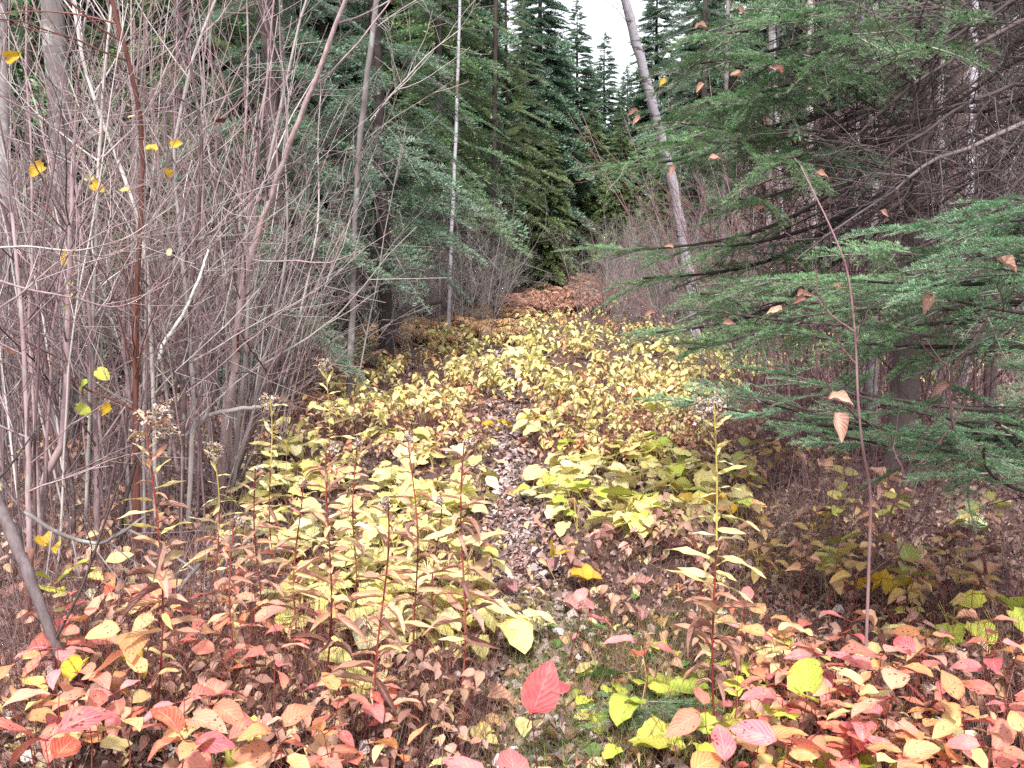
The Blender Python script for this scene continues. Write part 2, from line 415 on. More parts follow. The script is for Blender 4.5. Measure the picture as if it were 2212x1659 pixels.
def frame(p, x, up=(0, 0, 1), s=1.0, sy=None, sz=None, roll=0.0):
    """4x4: local X along x, local Z near up"""
    x = np.asarray(x, float); x = x / (np.linalg.norm(x) + 1e-9)
    up = np.asarray(up, float)
    y = np.cross(up, x); n = np.linalg.norm(y)
    if n < 1e-4: y = np.array([0, 1.0, 0]); n = 1
    y = y / n; z = np.cross(x, y)
    if roll:
        c, q = math.cos(roll), math.sin(roll)
        y, z = y * c + z * q, z * c - y * q
    m = np.eye(4)
    m[:3, 0] = x * s; m[:3, 1] = y * (s if sy is None else sy); m[:3, 2] = z * (s if sz is None else sz); m[:3, 3] = p
    return m

def link(name, me, parent=None, mat=None):
    o = bpy.data.objects.new(name, me)
    col.objects.link(o)
    if parent is not None: o.parent = parent
    if mat is not None: o.matrix_basis = Matrix(np.asarray(mat, float).tolist())
    return o

def tag(o, label=None, cat=None, group=None, kind=None):
    if label: o['label'] = label
    if cat: o['category'] = cat
    if group: o['group'] = group
    if kind: o['kind'] = kind
    return o

def thing(name, loc, label, cat, group=None, rz=0.0, s=1.0):
    o = bpy.data.objects.new(name, None)
    o.empty_display_size = 0.1
    col.objects.link(o)
    o.location = loc; o.rotation_euler = (0, 0, rz); o.scale = (s, s, s)
    return tag(o, label, cat, group)

def copy_tree(o, parent=None):
    c = o.copy(); col.objects.link(c)
    if parent is not None: c.parent = parent
    for ch in KIDS.get(o.name, ()):
        copy_tree(ch, c)
    return c
KIDS = {}
def reg(o):
    KIDS[o.name] = [c for c in o.children]
    for c in o.children: reg(c)

# ------------------------------------------------------------------ leaf shapes
def leaf_geo(shape, r, rows=8, fold=0.25, droop=0.35, curl=0.0, wav=0.03, cols=5, width=None, teeth=0.0):
    """leaf along +X from 0 to 1"""
    t = np.linspace(0, 1, rows)
    if shape == 'ovate':
        w = 0.27 * np.sin(np.pi * t ** 0.78) ** 0.85 * (1 - 0.12 * t)
    elif shape == 'heart':
        w = 0.44 * np.sqrt(np.clip(1 - ((t - 0.36) / 0.645) ** 2, 0, 1)) * (1 - 0.35 * t ** 2.5)
        w[0] = 0.16
    elif shape == 'lance':
        w = 0.115 * np.sin(np.pi * t ** 0.85) ** 0.9
    else:                                                 # blade
        w = 0.045 * (1 - t) ** 0.6
    if width: w = w * width
    w = np.maximum(w, 0.004)
    w[-1] = 0.003
    w = w * (1 + r.uniform(-1, 1, rows) * 0.07)
    s = np.linspace(-1, 1, cols)
    ang = -droop * t * 1.6 + 0.25 * droop
    dx = np.cos(ang) / (rows - 1); dz = np.sin(ang) / (rows - 1)
    X = np.concatenate([[0], np.cumsum(dx[1:])]); Z = np.concatenate([[0], np.cumsum(dz[1:])])
    tw = r.uniform(-0.35, 0.35) * t
    V = np.zeros((rows, cols, 3)); U = np.zeros((rows, cols, 2))
    ph = r.uniform(0, 6)
    for j, q in enumerate(s):
        ww = w * (1 + (teeth * (((np.arange(rows) % 2) * 2) - 1) if abs(q) == 1 else 0))
        y = q * ww
        z = fold * np.abs(q) ** 1.3 * w * (1 - curl) + curl * w * (abs(q) ** 2) * 1.5 + wav * np.sin(t * 11 + ph + q * 2) * abs(q) + r.uniform(-1, 1, rows) * wav * 0.35
        back = 0.12 * (abs(q) ** 2) * np.exp(-(t / 0.16) ** 2) if shape == 'heart' else 0
        V[:, j, 0] = X - np.sin(ang) * z * 0.3 - back
        V[:, j, 1] = y * np.cos(tw) * (1 - 0.35 * curl) - z * np.sin(tw)
        V[:, j, 2] = Z + z * np.cos(tw) + y * np.sin(tw)
        U[:, j, 0] = 0.5 + 0.5 * q; U[:, j, 1] = t
    F = []
    for i in range(rows - 1):
        for j in range(cols - 1):
            a = i * cols + j; b = a + 1; c = b + cols; d = a + cols
            if i == rows - 2:
                F.append((a, b, (rows - 1) * cols + cols // 2))
            else:
                F += [(a, b, c), (a, c, d)]
    V = V.reshape(-1, 3)
    return V.astype(np.float32), np.array(F, np.int32), U.reshape(-1, 2).astype(np.float32), np.zeros(len(F), np.int32)

def leaf_meshes(name, shape, mat, n=5, petiole='twig_brown', seed=0, **kw):
    out = []
    for i in range(n):
        r = np.random.default_rng(seed * 100 + i)
        g = Geo()
        k = dict(kw)
        k['droop'] = kw.get('droop', 0.35) * r.uniform(0.2, 1.8)
        k['fold'] = kw.get('fold', 0.25) * r.uniform(0.3, 1.6)
        T = leaf_geo(shape, r, **k)
        g.add(T[0], T[1], T[2], 0)
        if petiole:
            g.tube([(-0.22, 0, 0.02), (-0.1, 0, 0.015), (0.02, 0, 0.0)], [0.011, 0.009, 0.007], 3, 1)
        out.append(g.mesh(name, [mat] + ([petiole] if petiole else [])))
    return out

LF = {
    'pink': leaf_meshes('pink_leaf', 'ovate', 'pink', 6, 'twig_red', 1, cols=5, rows=8),
    'rose': leaf_meshes('rose_leaf', 'ovate', 'rose', 4, 'twig_red', 2),
    'peach': leaf_meshes('peach_leaf', 'ovate', 'peach', 5, 'twig_red', 3, width=1.1),
    'red': leaf_meshes('red_leaf', 'ovate', 'red', 2, 'twig_red', 4, width=1.1),
    'yellow': leaf_meshes('yellow_leaf', 'heart', 'yellow', 6, 'stalk_yellow', 5, fold=0.18, wav=0.045, teeth=0.05),
    'cream': leaf_meshes('cream_leaf', 'ovate', 'cream', 5, 'twig_brown', 6),
    'gold': leaf_meshes('golden_leaf', 'heart', 'gold', 4, 'twig_brown', 7, wav=0.07, curl=0.3),
    'lime': leaf_meshes('lime_leaf', 'heart', 'lime', 4, 'stalk_yellow', 8, wav=0.05, teeth=0.06),
    'green': leaf_meshes('green_leaf', 'ovate', 'green', 3, 'stalk_yellow', 9, width=1.3, teeth=0.08),
    'brown': leaf_meshes('brown_leaf', 'ovate', 'brown', 6, 'twig_brown', 10, curl=0.7, wav=0.08, width=1.2),
    'lance': leaf_meshes('lance_leaf', 'lance', 'tan', 6, None, 11, droop=0.45, curl=0.5, width=0.95),
    'lance_y': leaf_meshes('yellow_lance_leaf', 'lance', 'cream', 5, None, 12, droop=0.4, width=0.85),
    'lance_b': leaf_meshes('withered_lance_leaf', 'lance', 'brown', 4, None, 13, droop=1.1, curl=1.0, width=.8),
    'olive': leaf_meshes('olive_leaf', 'heart', 'lime', 3, 'twig_brown', 14),
}
LF['tan'] = leaf_meshes('tan_leaf', 'ovate', 'tan', 5, 'twig_brown', 33, curl=.6, wav=.07, width=1.2)
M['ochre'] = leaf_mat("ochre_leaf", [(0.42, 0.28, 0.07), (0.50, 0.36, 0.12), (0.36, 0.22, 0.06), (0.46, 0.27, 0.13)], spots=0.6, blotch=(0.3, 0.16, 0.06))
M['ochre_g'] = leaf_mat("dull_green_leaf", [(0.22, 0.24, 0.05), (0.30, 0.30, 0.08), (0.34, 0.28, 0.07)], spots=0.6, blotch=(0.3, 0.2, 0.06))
M['mauve'] = leaf_mat("mauve_leaf", [(0.34, 0.15, 0.14), (0.46, 0.24, 0.22), (0.40, 0.16, 0.20), (0.50, 0.30, 0.24)], spots=0.6, blotch=(0.3, 0.2, 0.12))
LF['ochre'] = leaf_meshes('ochre_leaf', 'ovate', 'ochre', 4, 'twig_brown', 34)
LF['ochre_g'] = leaf_meshes('dull_green_leaf', 'heart', 'ochre_g', 3, 'twig_brown', 35)
LF['mauve'] = leaf_meshes('mauve_leaf', 'heart', 'mauve', 5, 'twig_brown', 36, curl=.6, wav=.09, width=.85)
def small_tmpl(shape, seed, **kw):
    r = np.random.default_rng(seed)
    return leaf_geo(shape, r, rows=5, cols=3, **kw)

# ------------------------------------------------------------------ ground and path
def build_ground():
    ys = np.concatenate([np.linspace(-6, 1.5, 12), np.linspace(1.7, 14, 110), np.linspace(14.4, 60, 60), np.linspace(66, 260, 16)])
    xs = np.sign(np.linspace(-1, 1, 171)) * np.abs(np.linspace(-1, 1, 171)) ** 2.4 * 200
    X, Y = np.meshgrid(xs, ys)
    Z = gz(X, Y)
    V = np.stack([X, Y, Z], -1).reshape(-1, 3)
    nx = len(xs); ny = len(ys)
    i = np.arange(ny - 1)[:, None] * nx; j = np.arange(nx - 1)[None]
    a = (i + j).ravel(); b = a + 1; c = b + nx; d = a + nx
    F = np.concatenate([np.stack([a, b, c], 1), np.stack([a, c, d], 1)])
    g = Geo(); g.add(V, F)
    tag(link("ground", g.mesh("ground", ['soil'])), kind='structure')
    g = Geo()
    ys = np.linspace(1.5, 26, 120); cs = np.linspace(-1, 1, 9)
    hw = (0.17 + 0.03 * np.sin(ys * 2.3)) * np.clip((18 - ys) / 8, 0.15, 1)
    X = path_x(ys)[:, None] + cs[None] * hw[:, None] * (1 + 0.15 * np.sin(ys * 5)[:, None])
    Y = np.repeat(ys[:, None], 9, 1)
    Z = gz(X, Y) + 0.006 - 0.02 * (np.abs(cs) ** 4)[None]
    V = np.stack([X, Y, Z], -1).reshape(-1, 3)
    i = np.arange(119)[:, None] * 9; j = np.arange(8)[None]
    a = (i + j).ravel(); b = a + 1; c = b + 9; d = a + 9
    F = np.concatenate([np.stack([a, b, c], 1), np.stack([a, c, d], 1)])
    g.add(V, F)
    tag(link("path", g.mesh("path", ['trail'])), kind='structure')
build_ground()

# ------------------------------------------------------------------ branching wood
def unit(v):
    return v / (np.linalg.norm(v) + 1e-9)

def rot_about(v, k, a):
    k = unit(k)
    return v * math.cos(a) + np.cross(k, v) * math.sin(a) + k * np.dot(k, v) * (1 - math.cos(a))

def grow(g, p, d, L, r0, depth, r, m=0, wig=0.12, trop=0.05, kids=5.0, t0=0.25, ang=(25, 55), sides=5, ratio=(0.3, 0.6), seg=0.12, kink=0.0, rmin=0.0012, taper=0.35):
    n = max(3, min(14, int(L / seg) + 2))
    P = [np.array(p, float)]
    d = unit(np.array(d, float))
    D = [d]
    for i in range(n - 1):
        d = unit(d + r.normal(0, wig, 3) + np.array([0, 0, trop]) + (r.normal(0, kink, 3) if i % 2 else 0))
        P.append(P[-1] + d * L / (n - 1)); D.append(d)
    P = np.array(P)
    rad = np.maximum(r0 * (1 - (1 - taper) * np.linspace(0, 1, n)), rmin)
    g.tube(P, rad, sides, m)
    if depth > 0:
        k = r.poisson(kids * L) if kids * L < 60 else int(kids * L)
        for _ in range(int(k)):
            t = r.uniform(t0, 1.0)
            i = min(n - 2, int(t * (n - 1))); f = t * (n - 1) - i
            q = P[i] * (1 - f) + P[i + 1] * f
            perp = unit(np.cross(D[i], r.normal(0, 1, 3)))
            dd = rot_about(D[i], perp, R(r.uniform(*ang)))
            grow(g, q, dd, L * r.uniform(*ratio) * (1.15 - 0.6 * t), max(rad[i] * 0.55, rmin), depth - 1, r, m, wig * 1.2, trop, kids * 1.25, 0.15, ang, max(3, sides - 1), ratio, seg, kink, rmin, taper)

# ------------------------------------------------------------------ conifer foliage
def comb(g, P, r, nl, nw, sp, m=0, lift=0.45, side_ang=54):
    """flat fir needles both sides of a twig polyline, vectorised"""
    P = np.asarray(P, float)
    seg = np.linalg.norm(np.diff(P, axis=0), axis=1); s = np.concatenate([[0], np.cumsum(seg)]); L = s[-1]
    n = max(2, int(L / sp))
    t = (np.arange(n) + r.uniform(0, 1, n) * 0.7) / n * L
    Q = np.stack([np.interp(t, s, P[:, k]) for k in range(3)], 1)
    T = np.stack([np.interp(np.minimum(t + 0.01, L), s, P[:, k]) - np.interp(np.maximum(t - 0.01, 0), s, P[:, k]) for k in range(3)], 1)
    T /= np.linalg.norm(T, axis=1)[:, None] + 1e-9
    S = np.cross(T, np.array([0, 0, 1.0])); S /= np.linalg.norm(S, axis=1)[:, None] + 1e-9
    out = []
    for sg in (-1, 1, 0):
        if sg == 0:
            sel = np.arange(0, n, 3)
        else: sel = np.arange(n)
        k = len(sel)
        a = R(side_ang) + r.normal(0, 0.16, k)
        up = (lift + r.normal(0, 0.22, k)) if sg else (0.8 + r.normal(0, 0.2, k))
        ss = sg if sg else r.uniform(-0.6, 0.6, k)
        d = T[sel] * np.cos(a)[:, None] + S[sel] * (np.sin(a) * ss)[:, None] + np.array([0, 0, 1.0]) * up[:, None]
        d /= np.linalg.norm(d, axis=1)[:, None]
        l = nl * r.uniform(0.6, 1.2, k) * (0.6 + 0.4 * np.clip((L - t[sel]) / (0.15 * L + 1e-6), 0, 1))
        W = np.cross(d, np.array([0, 0, 1.0])) + r.normal(0, 0.35, (k, 3)); W /= np.linalg.norm(W, axis=1)[:, None]
        b = Q[sel]
        v0 = b - W * nw * 0.4; v1 = b + W * nw * 0.4; tip = b + d * l[:, None]
        mid = b + d * (l * 0.6)[:, None]
        v2 = mid - W * nw * 0.6; v3 = mid + W * nw * 0.6
        V = np.stack([v0, v1, v3, v2, tip], 1).reshape(-1, 3)
        base = (np.arange(k) * 5)[:, None]
        F = np.concatenate([base + [0, 1, 2], base + [0, 2, 3], base + [3, 2, 4]])
        U = np.zeros((k, 5, 2)); U[:, 2:4, 0] = 0.55; U[:, 4, 0] = 1.0; U[:, :, 1] = r.uniform(0, 1, k)[:, None]
        U[:, :, 0] = np.clip(U[:, :, 0] + r.normal(0, 0.15, k)[:, None], 0, 1)
        g.add(V, F, U.reshape(-1, 2), m)

def spray_geo(seed, L=0.55, step=0.062, maxs=0.24, nl=0.023, nw=0.0021, sp=0.0044, droop=0.22, wood=1, ang=48):
    r = np.random.default_rng(seed)
    g = Geo()
    n = 12
    t = np.linspace(0, 1, n)
    P = np.stack([t * L, 0.03 * np.sin(t * 4 + r.uniform(0, 6)) * t, -droop * L * t ** 2 * 0.5], 1)
    g.tube(P, 0.0045 * (1 - 0.7 * t) + 0.0012, 4, 1)
    comb(g, P[2:], r, nl, nw, sp)
    k = int(L / step)
    for i in range(1, k):
        q = i / k
        ls = maxs * (1 - q) ** 0.75 * (0.55 + 0.45 * min(1, q * 5)) * r.uniform(0.7, 1.15)
        if ls < 0.02: continue
        for sg in (-1, 1):
            if r.uniform() < 0.10: continue
            p = np.array([np.interp(q, t, P[:, a]) for a in range(3)])
            a = R(ang + r.normal(0, 6)) * sg
            d = np.array([math.cos(a), math.sin(a), r.normal(0.0, 0.08)])
            tt = np.linspace(0, 1, 5)
            S = p + d[None] * (tt * ls)[:, None] + np.array([1.0, 0, 0])[None] * (0.15 * ls * tt ** 2)[:, None]
            S[:, 2] -= 0.10 * ls * tt ** 2
            g.tube(S, 0.0022 * (1 - 0.6 * tt) + 0.0006, 3, 1)
            comb(g, S, r, nl, nw, sp)
            if ls > 0.11:
                for sub in range(int(ls / 0.05)):
                    f = (sub + 0.7) / (ls / 0.05 + 0.4)
                    if f > 0.9: continue
                    s2 = 1 if sub % 2 else -1
                    aa = a + s2 * R(45 + r.normal(0, 6))
                    d2 = np.array([math.cos(aa), math.sin(aa), r.normal(0, 0.08)])
                    l2 = ls * 0.42 * (1 - f * 0.6) * r.uniform(0.7, 1.1)
                    p2 = p + d * ls * f
                    S2 = p2 + d2[None] * (np.linspace(0, 1, 4) * l2)[:, None]
                    comb(g, S2, r, nl, nw, sp)
    return g

SPRAY_N = [spray_geo(s).mesh("spray_near", ['needle_near', 'twig_grey']) for s in range(4)]
SPRAY_F = [spray_geo(10 + s).mesh("spray", ['needle_fir', 'twig_grey']) for s in range(4)]
# coarser sprays for trees 8 m and more away: longer tufts
MID = [spray_geo(20 + s, L=1.0, step=0.075, maxs=0.42, nl=0.034, nw=0.0046, sp=0.013, droop=0.3) for s in range(4)]
SPRAY_M = {k: [g.mesh("bough_foliage", [k, 'twig_grey']) for g in MID] for k in ('needle_teal', 'needle_fir', 'needle_olive')}
# far crown templates
def far_bough(seed):
    return spray_geo(seed, L=1.0, step=0.10, maxs=0.45, nl=0.085, nw=0.020, sp=0.05, droop=0.4)
FARB = [far_bough(40 + s).data() for s in range(4)]

def dead_branch_geo(seed, L=1.0, kids=7, depth=2):
    r = np.random.default_rng(seed)
    g = Geo()
    grow(g, (0, 0, 0), (1, 0, -0.05), L, 0.009, depth, r, 0, wig=0.10, trop=-0.01, kids=kids, t0=0.12, ang=(30, 70), sides=4, ratio=(0.22, 0.5), seg=0.14, kink=0.06, rmin=0.0016)
    return g
DEADG = [dead_branch_geo(60 + s) for s in range(5)]
DEAD = [g.data() for g in DEADG]

def bough_dirs(r, H, z0, z1, step, prof, per=(4, 6)):
    """list of (pos, dir, length) for whorls"""
    out = []
    z = z0
    while z < z1:
        k = r.integers(per[0], per[1] + 1)
        a0 = r.uniform(0, 6.28)
        for i in range(k):
            a = a0 + i * 2 * math.pi / k + r.normal(0, 0.2)
            q = z / H
            el = R(-22 + 45 * max(0, q - 0.25) + r.normal(0, 7))
            L = prof(q) * r.uniform(0.72, 1.12)
            zz = z + r.uniform(-0.1, 0.1)
            out.append((np.array([0, 0, zz]), np.array([math.cos(a) * math.cos(el), math.sin(a) * math.cos(el), math.sin(el)]), L))
        z += step * r.uniform(0.7, 1.3)
    return out

def conifer_meshes(seed, H, live, wide, mat, dead=2.5, step=0.27):
    """trunk, crown and dead branches of one far conifer"""
    r = np.random.default_rng(seed)
    tr = Geo(); n = 14; t = np.linspace(0, 1, n)
    tr.tube(np.stack([0.06 * np.sin(t * 5), 0.05 * np.cos(t * 4), t * H - 0.1], 1), (0.016 * H) * (1 - t) + 0.01, 9)
    cr = Geo()
    prof = lambda q: wide * (1 - q) ** 0.68 * (0.75 + 0.25 * min(1, q * 4)) + 0.12
    ms = {k: [] for k in range(4)}
    for p, d, L in bough_dirs(r, H, live, H * 0.99, step, prof, (6, 8)):
        ms[int(r.integers(4))].append(frame(p + d * 0.12 * L, d, s=L, sy=L * 0.9, roll=r.normal(0, 0.3)))
    for k in ms: cr.inst(FARB[k], ms[k])
    tip = [frame((0, 0, H - 0.5), (0.05, 0, 1), up=(1, 0, 0), s=0.6, sy=0.35)]
    cr.inst(FARB[0], tip)
    db = Geo()
    ms = {k: [] for k in range(5)}
    for p, d, L in bough_dirs(r, H, 0.35, live + 1.8, 0.16, lambda q: dead * r.uniform(0.4, 1), (5, 8)):
        ms[int(r.integers(5))].append(frame(p, d, s=L * 0.8, roll=r.uniform(0, 6)))
    for k in ms: db.inst(DEAD[k], ms[k])
    return tr.mesh("trunk", ['bark_dark']), cr.mesh("crown", [mat, 'twig_grey']), db.mesh("dead_branches", ['twig_grey'])

CON = [
    conifer_meshes(1, 13.0, 1.7, 2.1, 'needle_teal', 1.7),
    conifer_meshes(2, 11.0, 1.0, 1.7, 'needle_fir', 1.4),
    conifer_meshes(3, 15.0, 2.6, 2.0, 'needle_olive', 1.8),
    conifer_meshes(4, 12.0, 0.6, 2.0, 'needle_teal', 1.2, 0.17),
    conifer_meshes(5, 10.0, 0.3, 2.0, 'needle_olive', 1.2, 0.2),
    conifer_meshes(6, 14.0, 5.6, 1.8, 'needle_teal', 1.5),
]
def conifer(k, x, y, s, label, group=None, rz=None, name="spruce_tree", cat="tree", lean=0.0):
    o = thing(name, (x, y, float(gz(x, y))), label, cat, group, rng.uniform(0, 6.28) if rz is None else rz, s)
    if lean: o.rotation_euler = (0, lean, 0)
    tr, cr, db = CON[k]
    link("trunk", tr, o); link("crown", cr, o)
    d = link("dead_branches", db, o); d['kind'] = 'stuff'
    return o

# far and middle forest --------------------------------------------------------
def xat(px, Y):
    return (px - 1106) / 2212.0 * Y * math.hypot(1, 0)  / cp

def forest():
    r = np.random.default_rng(11)
    # spires in and beside the sky gap
    conifer(3, xat(1240, 46), 46, .985, "slim spruce whose pointed top stands alone in the white sky gap", rz=1)
    conifer(3, xat(1165, 40), 40, 1.2, "tall spruce just left of the lone spire, crown cut by the top edge")
    conifer(3, xat(1300, 52), 52, 0.96, "low spruce peeping between the lone spire and the leaning birch")
    conifer(3, xat(1408, 44), 44, 1.1, "spruce with sky round its top directly behind the leaning birch")
    conifer(3, xat(1345, 60), 60, 0.92, "far spruce in the sky gap, tip just over the tree line")
    conifer(3, xat(1388, 66), 66, 1.02, "farthest spruce in the sky gap, hidden below by the leaning birch")
    conifer(3, xat(1268, 60), 60, .965, "spruce tight against the lone spire on its right side")
    conifer(3, xat(1188, 52), 52, .98, "spruce whose tip narrows the sky gap on its left")
    conifer(3, xat(1212, 50), 50, .86, "spruce tight against the lone spire on its left side")
    conifer(0, xat(990, 27), 27, 1.0, "broad spruce closing the wood left of the clearing's end")
    conifer(2, xat(915, 22), 22, 0.95, "olive tinted spruce behind the blue green one left of centre")
    conifer(1, xat(1050, 33), 33, 1.1, "tall green fir filling the view left of the clearing's end")
    conifer(0, xat(860, 24), 24, 1.1, "teal spruce rising behind the slender grey aspen")
    conifer(0, xat(1500, 34), 34, 1.0, "teal spruce far behind the leaning birch on its right")
    conifer(4, xat(1185, 30), 30, 0.50, "olive green fir with boughs down to the ground where the path ends", rz=2, name="fir_tree")
    conifer(4, xat(1100, 33), 33, 0.72, "olive fir standing left of the path end, taller than its neighbour", name="fir_tree")
    for px, Y, k_, s_, w in [(1040, 27, 4, .60, "low olive fir with skirts on the ground left of the path end"), (955, 23, 4, .52, "small olive fir standing behind the orange ferns"), (1335, 37, 4, .62, "olive fir closing the gap below the sky right of centre"), (1425, 31, 4, .52, "small fir half behind the leaning birch's lower trunk"),
                             (885, 19, 4, .42, "little fir at the back left corner by the fallen log"), (1275, 42, 4, .70, "fir directly below the lone spire, foliage down to the brush"), (1560, 24, 4, .45, "small fir in the brush right of the leaning birch"), (1130, 36, 3, .80, "green fir standing just left of the low olive firs"), (1490, 38, 4, .75, "fir behind the brush on the birch's right")]:
        conifer(k_, xat(px, Y), Y, s_, w, name="fir_tree")
    n = 0
    spots = []
    tries = 0
    while n < 135 and tries < 9000:
        tries += 1
        Y = 11.5 + 62 * r.uniform() ** 1.25
        px = r.uniform(-260, 2460)
        x = xat(px, Y)
        if abs(x) > 42: continue
        lo = 640 if Y < 14 else (780 if Y < 18 else (880 if Y < 24 else (1000 if Y < 34 else 1170)))
        hi = 1640 if Y < 20 else (1560 if Y < 34 else 1415)
        mg = 2.1 / Y * 2212 * 0.5
        if lo - mg * 0.4 < px < hi + mg * 0.8 and Y < 60: continue
        if any((x - a) ** 2 + (Y - b) ** 2 < (2.0 + Y * 0.012) ** 2 for a, b in spots): continue
        spots.append((x, Y))
        k = int(r.choice([0, 1, 2, 3], p=[0.35, 0.2, 0.3, 0.15]))
        s = r.uniform(0.8, 1.25)
        if px > 1600 and Y < 24: k = 5; s = r.uniform(.9, 1.2)
        if lo - 250 < px < hi + 120 and Y > 34: s *= 0.72
        side = "left" if x < 0 else "right"
        if Y < 20: w, gp = f"dark spruce with grey dead lower branches in the front rank {side} of the clearing", "spruces in the front rank"
        elif Y < 38: w, gp = f"spruce half hidden behind the front rank on the {side} side", "spruces behind the front rank"
        else: w, gp = f"distant spruce deep in the forest on the {side} side", "distant spruces"
        conifer(k, x, Y, s, w, gp + " on the " + side)
        n += 1
    return spots
forest()

# closer conifers built bough by bough ---------------------------------------------
def bough_tree(name, x, y, H, z0, z1, wide, mat, label, group=None, seed=0, trunk='bark_dark', tr_r=0.08, step=0.32, per=(4, 5), dead_to=1.6, sector=None, scale_l=1.0):
    r = np.random.default_rng(seed)
    z = float(gz(x, y))
    o = thing(name, (x, y, z), label, "tree", group)
    g = Geo(); t = np.linspace(0, 1, 14)
    g.tube(np.stack([0.05 * np.sin(t * 5 + seed), 0.05 * np.cos(t * 4 + seed) - 0.05, t * H - 0.1], 1), tr_r * (1 - t) + 0.012, 10)
    link("trunk", g.mesh("trunk", [trunk]), o)
    prof = lambda q: wide * (1 - q) ** 0.7
    for p, d, L in bough_dirs(r, H, z0, z1, step, prof, per):
        if sector and not sector(math.atan2(d[1], d[0]), p[2]): continue
        me = SPRAY_M[mat][int(r.integers(4))]
        link("bough", me, o, frame(p + d * 0.1 * L, d, s=L, sy=L * 0.85, roll=r.normal(0, 0.25)))
    db = Geo(); ms = {k: [] for k in range(5)}
    for p, d, L in bough_dirs(r, H, 0.3, dead_to, 0.13, lambda q: wide * 0.75 * r.uniform(0.4, 1), (5, 7)):
        ms[int(r.integers(5))].append(frame(p, d, s=L * 0.85, roll=r.uniform(0, 6)))
    for k in ms: db.inst(DEAD[k], ms[k])
    q = link("dead_branches", db.mesh("dead_branches", ['twig_grey']), o); q['kind'] = 'stuff'
    return o

bough_tree("spruce_tree", xat(600, 9.4), 9.4, 11, 1.0, 5.0, 1.35, 'needle_teal', "teal green spruce close behind the right edge of the bare shrub thicket", seed=1, per=(5, 6))
bough_tree("spruce_tree", xat(830, 12.5), 12.5, 12, 1.6, 6.0, 1.6, 'needle_teal', "wide blue green spruce left of centre with layered drooping boughs", seed=2, per=(5, 6))
bough_tree("fir_tree", xat(960, 18.0), 18.0, 12, 2.3, 7.0, 1.8, 'needle_fir', "dark green fir with heavy boughs above the brown stump", seed=3, per=(5, 7), dead_to=2.2)
bough_tree("fir_tree", xat(430, 10.5), 10.5, 12, 1.9, 6.0, 1.7, 'needle_olive', "olive fir seen through the bare stems at the upper left", seed=4)
bough_tree("spruce_tree", xat(1090, 28), 28, 11, 2.6, 10.0, 2.2, 'needle_olive', "green fir whose crown rises left of the sky gap at the end of the clearing", seed=5)
bough_tree("fir_tree", xat(1500, 19.0), 19.0, 10, 2.6, 8.0, 1.6, 'needle_teal', "fir behind the leaning birch with boughs on both sides of its trunk", seed=6)
0 and bough_tree("fir_tree", xat(1700, 11.0), 11.0, 12, 1.9, 6.0, 1.7, 'needle_fir', "fir in the dark wood behind the near fir boughs", seed=7, dead_to=3.0)

# near firs on the right: limbs placed one by one ---------------------------------
def limb(tree, base, p0, p1, n=9, leafy=0.35, sag=0.12, size=0.55, near=False, seed=0, r0=0.016, mat='bark_dark', dense=1.0, label=None):
    """a limb of a near fir: woody axis (part) carrying needle sprays (sub-parts); world coordinates"""
    r = np.random.default_rng(seed)
    p0 = np.asarray(p0, float); p1 = np.asarray(p1, float)
    L = np.linalg.norm(p1 - p0)
    t = np.linspace(0, 1, 12)
    P = p0 + (p1 - p0) * t[:, None]
    P[:, 2] += -sag * L * np.sin(np.pi * t * 0.9) * 0.6 + 0.1 * sag * L * t
    side = unit(np.cross(p1 - p0, [0, 0, 1]))
    P += side * (0.04 * L * np.sin(t * 5 + r.uniform(0, 6)))[:, None]
    g = Geo()
    g.tube(P - base, r0 * (1 - 0.8 * t) + 0.002, 6)
    # dead twiglets on the inner, shaded half
    for _ in range(int(10 * L * dense)):
        q = r.uniform(0.03, max(0.2, leafy + 0.1)); i = int(q * 11)
        d = unit(p1 - p0) * 0.6 + side * r.choice([-1, 1]) * r.uniform(0.4, 1) + np.array([0, 0, r.normal(0, 0.35)])
        grow(g, P[i] - base, d, r.uniform(0.15, 0.5), 0.003, 1, r, 0, wig=0.15, trop=0, kids=9, sides=3, seg=0.09, rmin=0.0011)
    o = link("bough", g.mesh("bough", [mat]), tree)
    if label: o['label'] = label
    ms = SPRAY_N if near else SPRAY_F
    for k in range(n):
        q = leafy + (1 - leafy) * (k + 0.5) / n
        i = min(10, int(q * 11)); f = q * 11 - i
        p = P[i] * (1 - f) + P[i + 1] * f
        sg = 1 if k % 2 else -1
        d = unit(P[i + 1] - P[i])
        a = R(r.uniform(32, 58)) * sg
        dd = d * math.cos(a) + unit(np.cross(d, [0, 0, 1])) * math.sin(a) + np.array([0, 0, r.normal(-0.12, 0.22)])
        s = size / 0.55 * (1.1 - 0.45 * (k / n)) * r.uniform(0.6, 1.15)
        link("spray", ms[int(r.integers(4))], o, frame(p - base, dd, s=s, roll=r.normal(0, 0.35)))
    d = unit(P[-1] - P[-3])
    link("spray", ms[int(r.integers(4))], o, frame(P[-2] - base, d, s=size / 0.55 * 0.85, roll=r.normal(0, 0.2)))
    return o

def near_fir(name, bx, by, H, rad, label, mat='bark_dark', lean=0.0):
    z = float(gz(bx, by))
    base = np.array([bx, by, z])
    o = thing(name, tuple(base), label, "tree")
    g = Geo(); t = np.linspace(0, 1, 12)
    g.tube(np.stack([lean * t + 0.03 * np.sin(t * 6), 0.03 * np.cos(t * 5) - 0.03, t * H - 0.1], 1), rad * (1 - 0.85 * t) + 0.01, 12)
    link("trunk", g.mesh("trunk", [mat]), o)
    return o, base

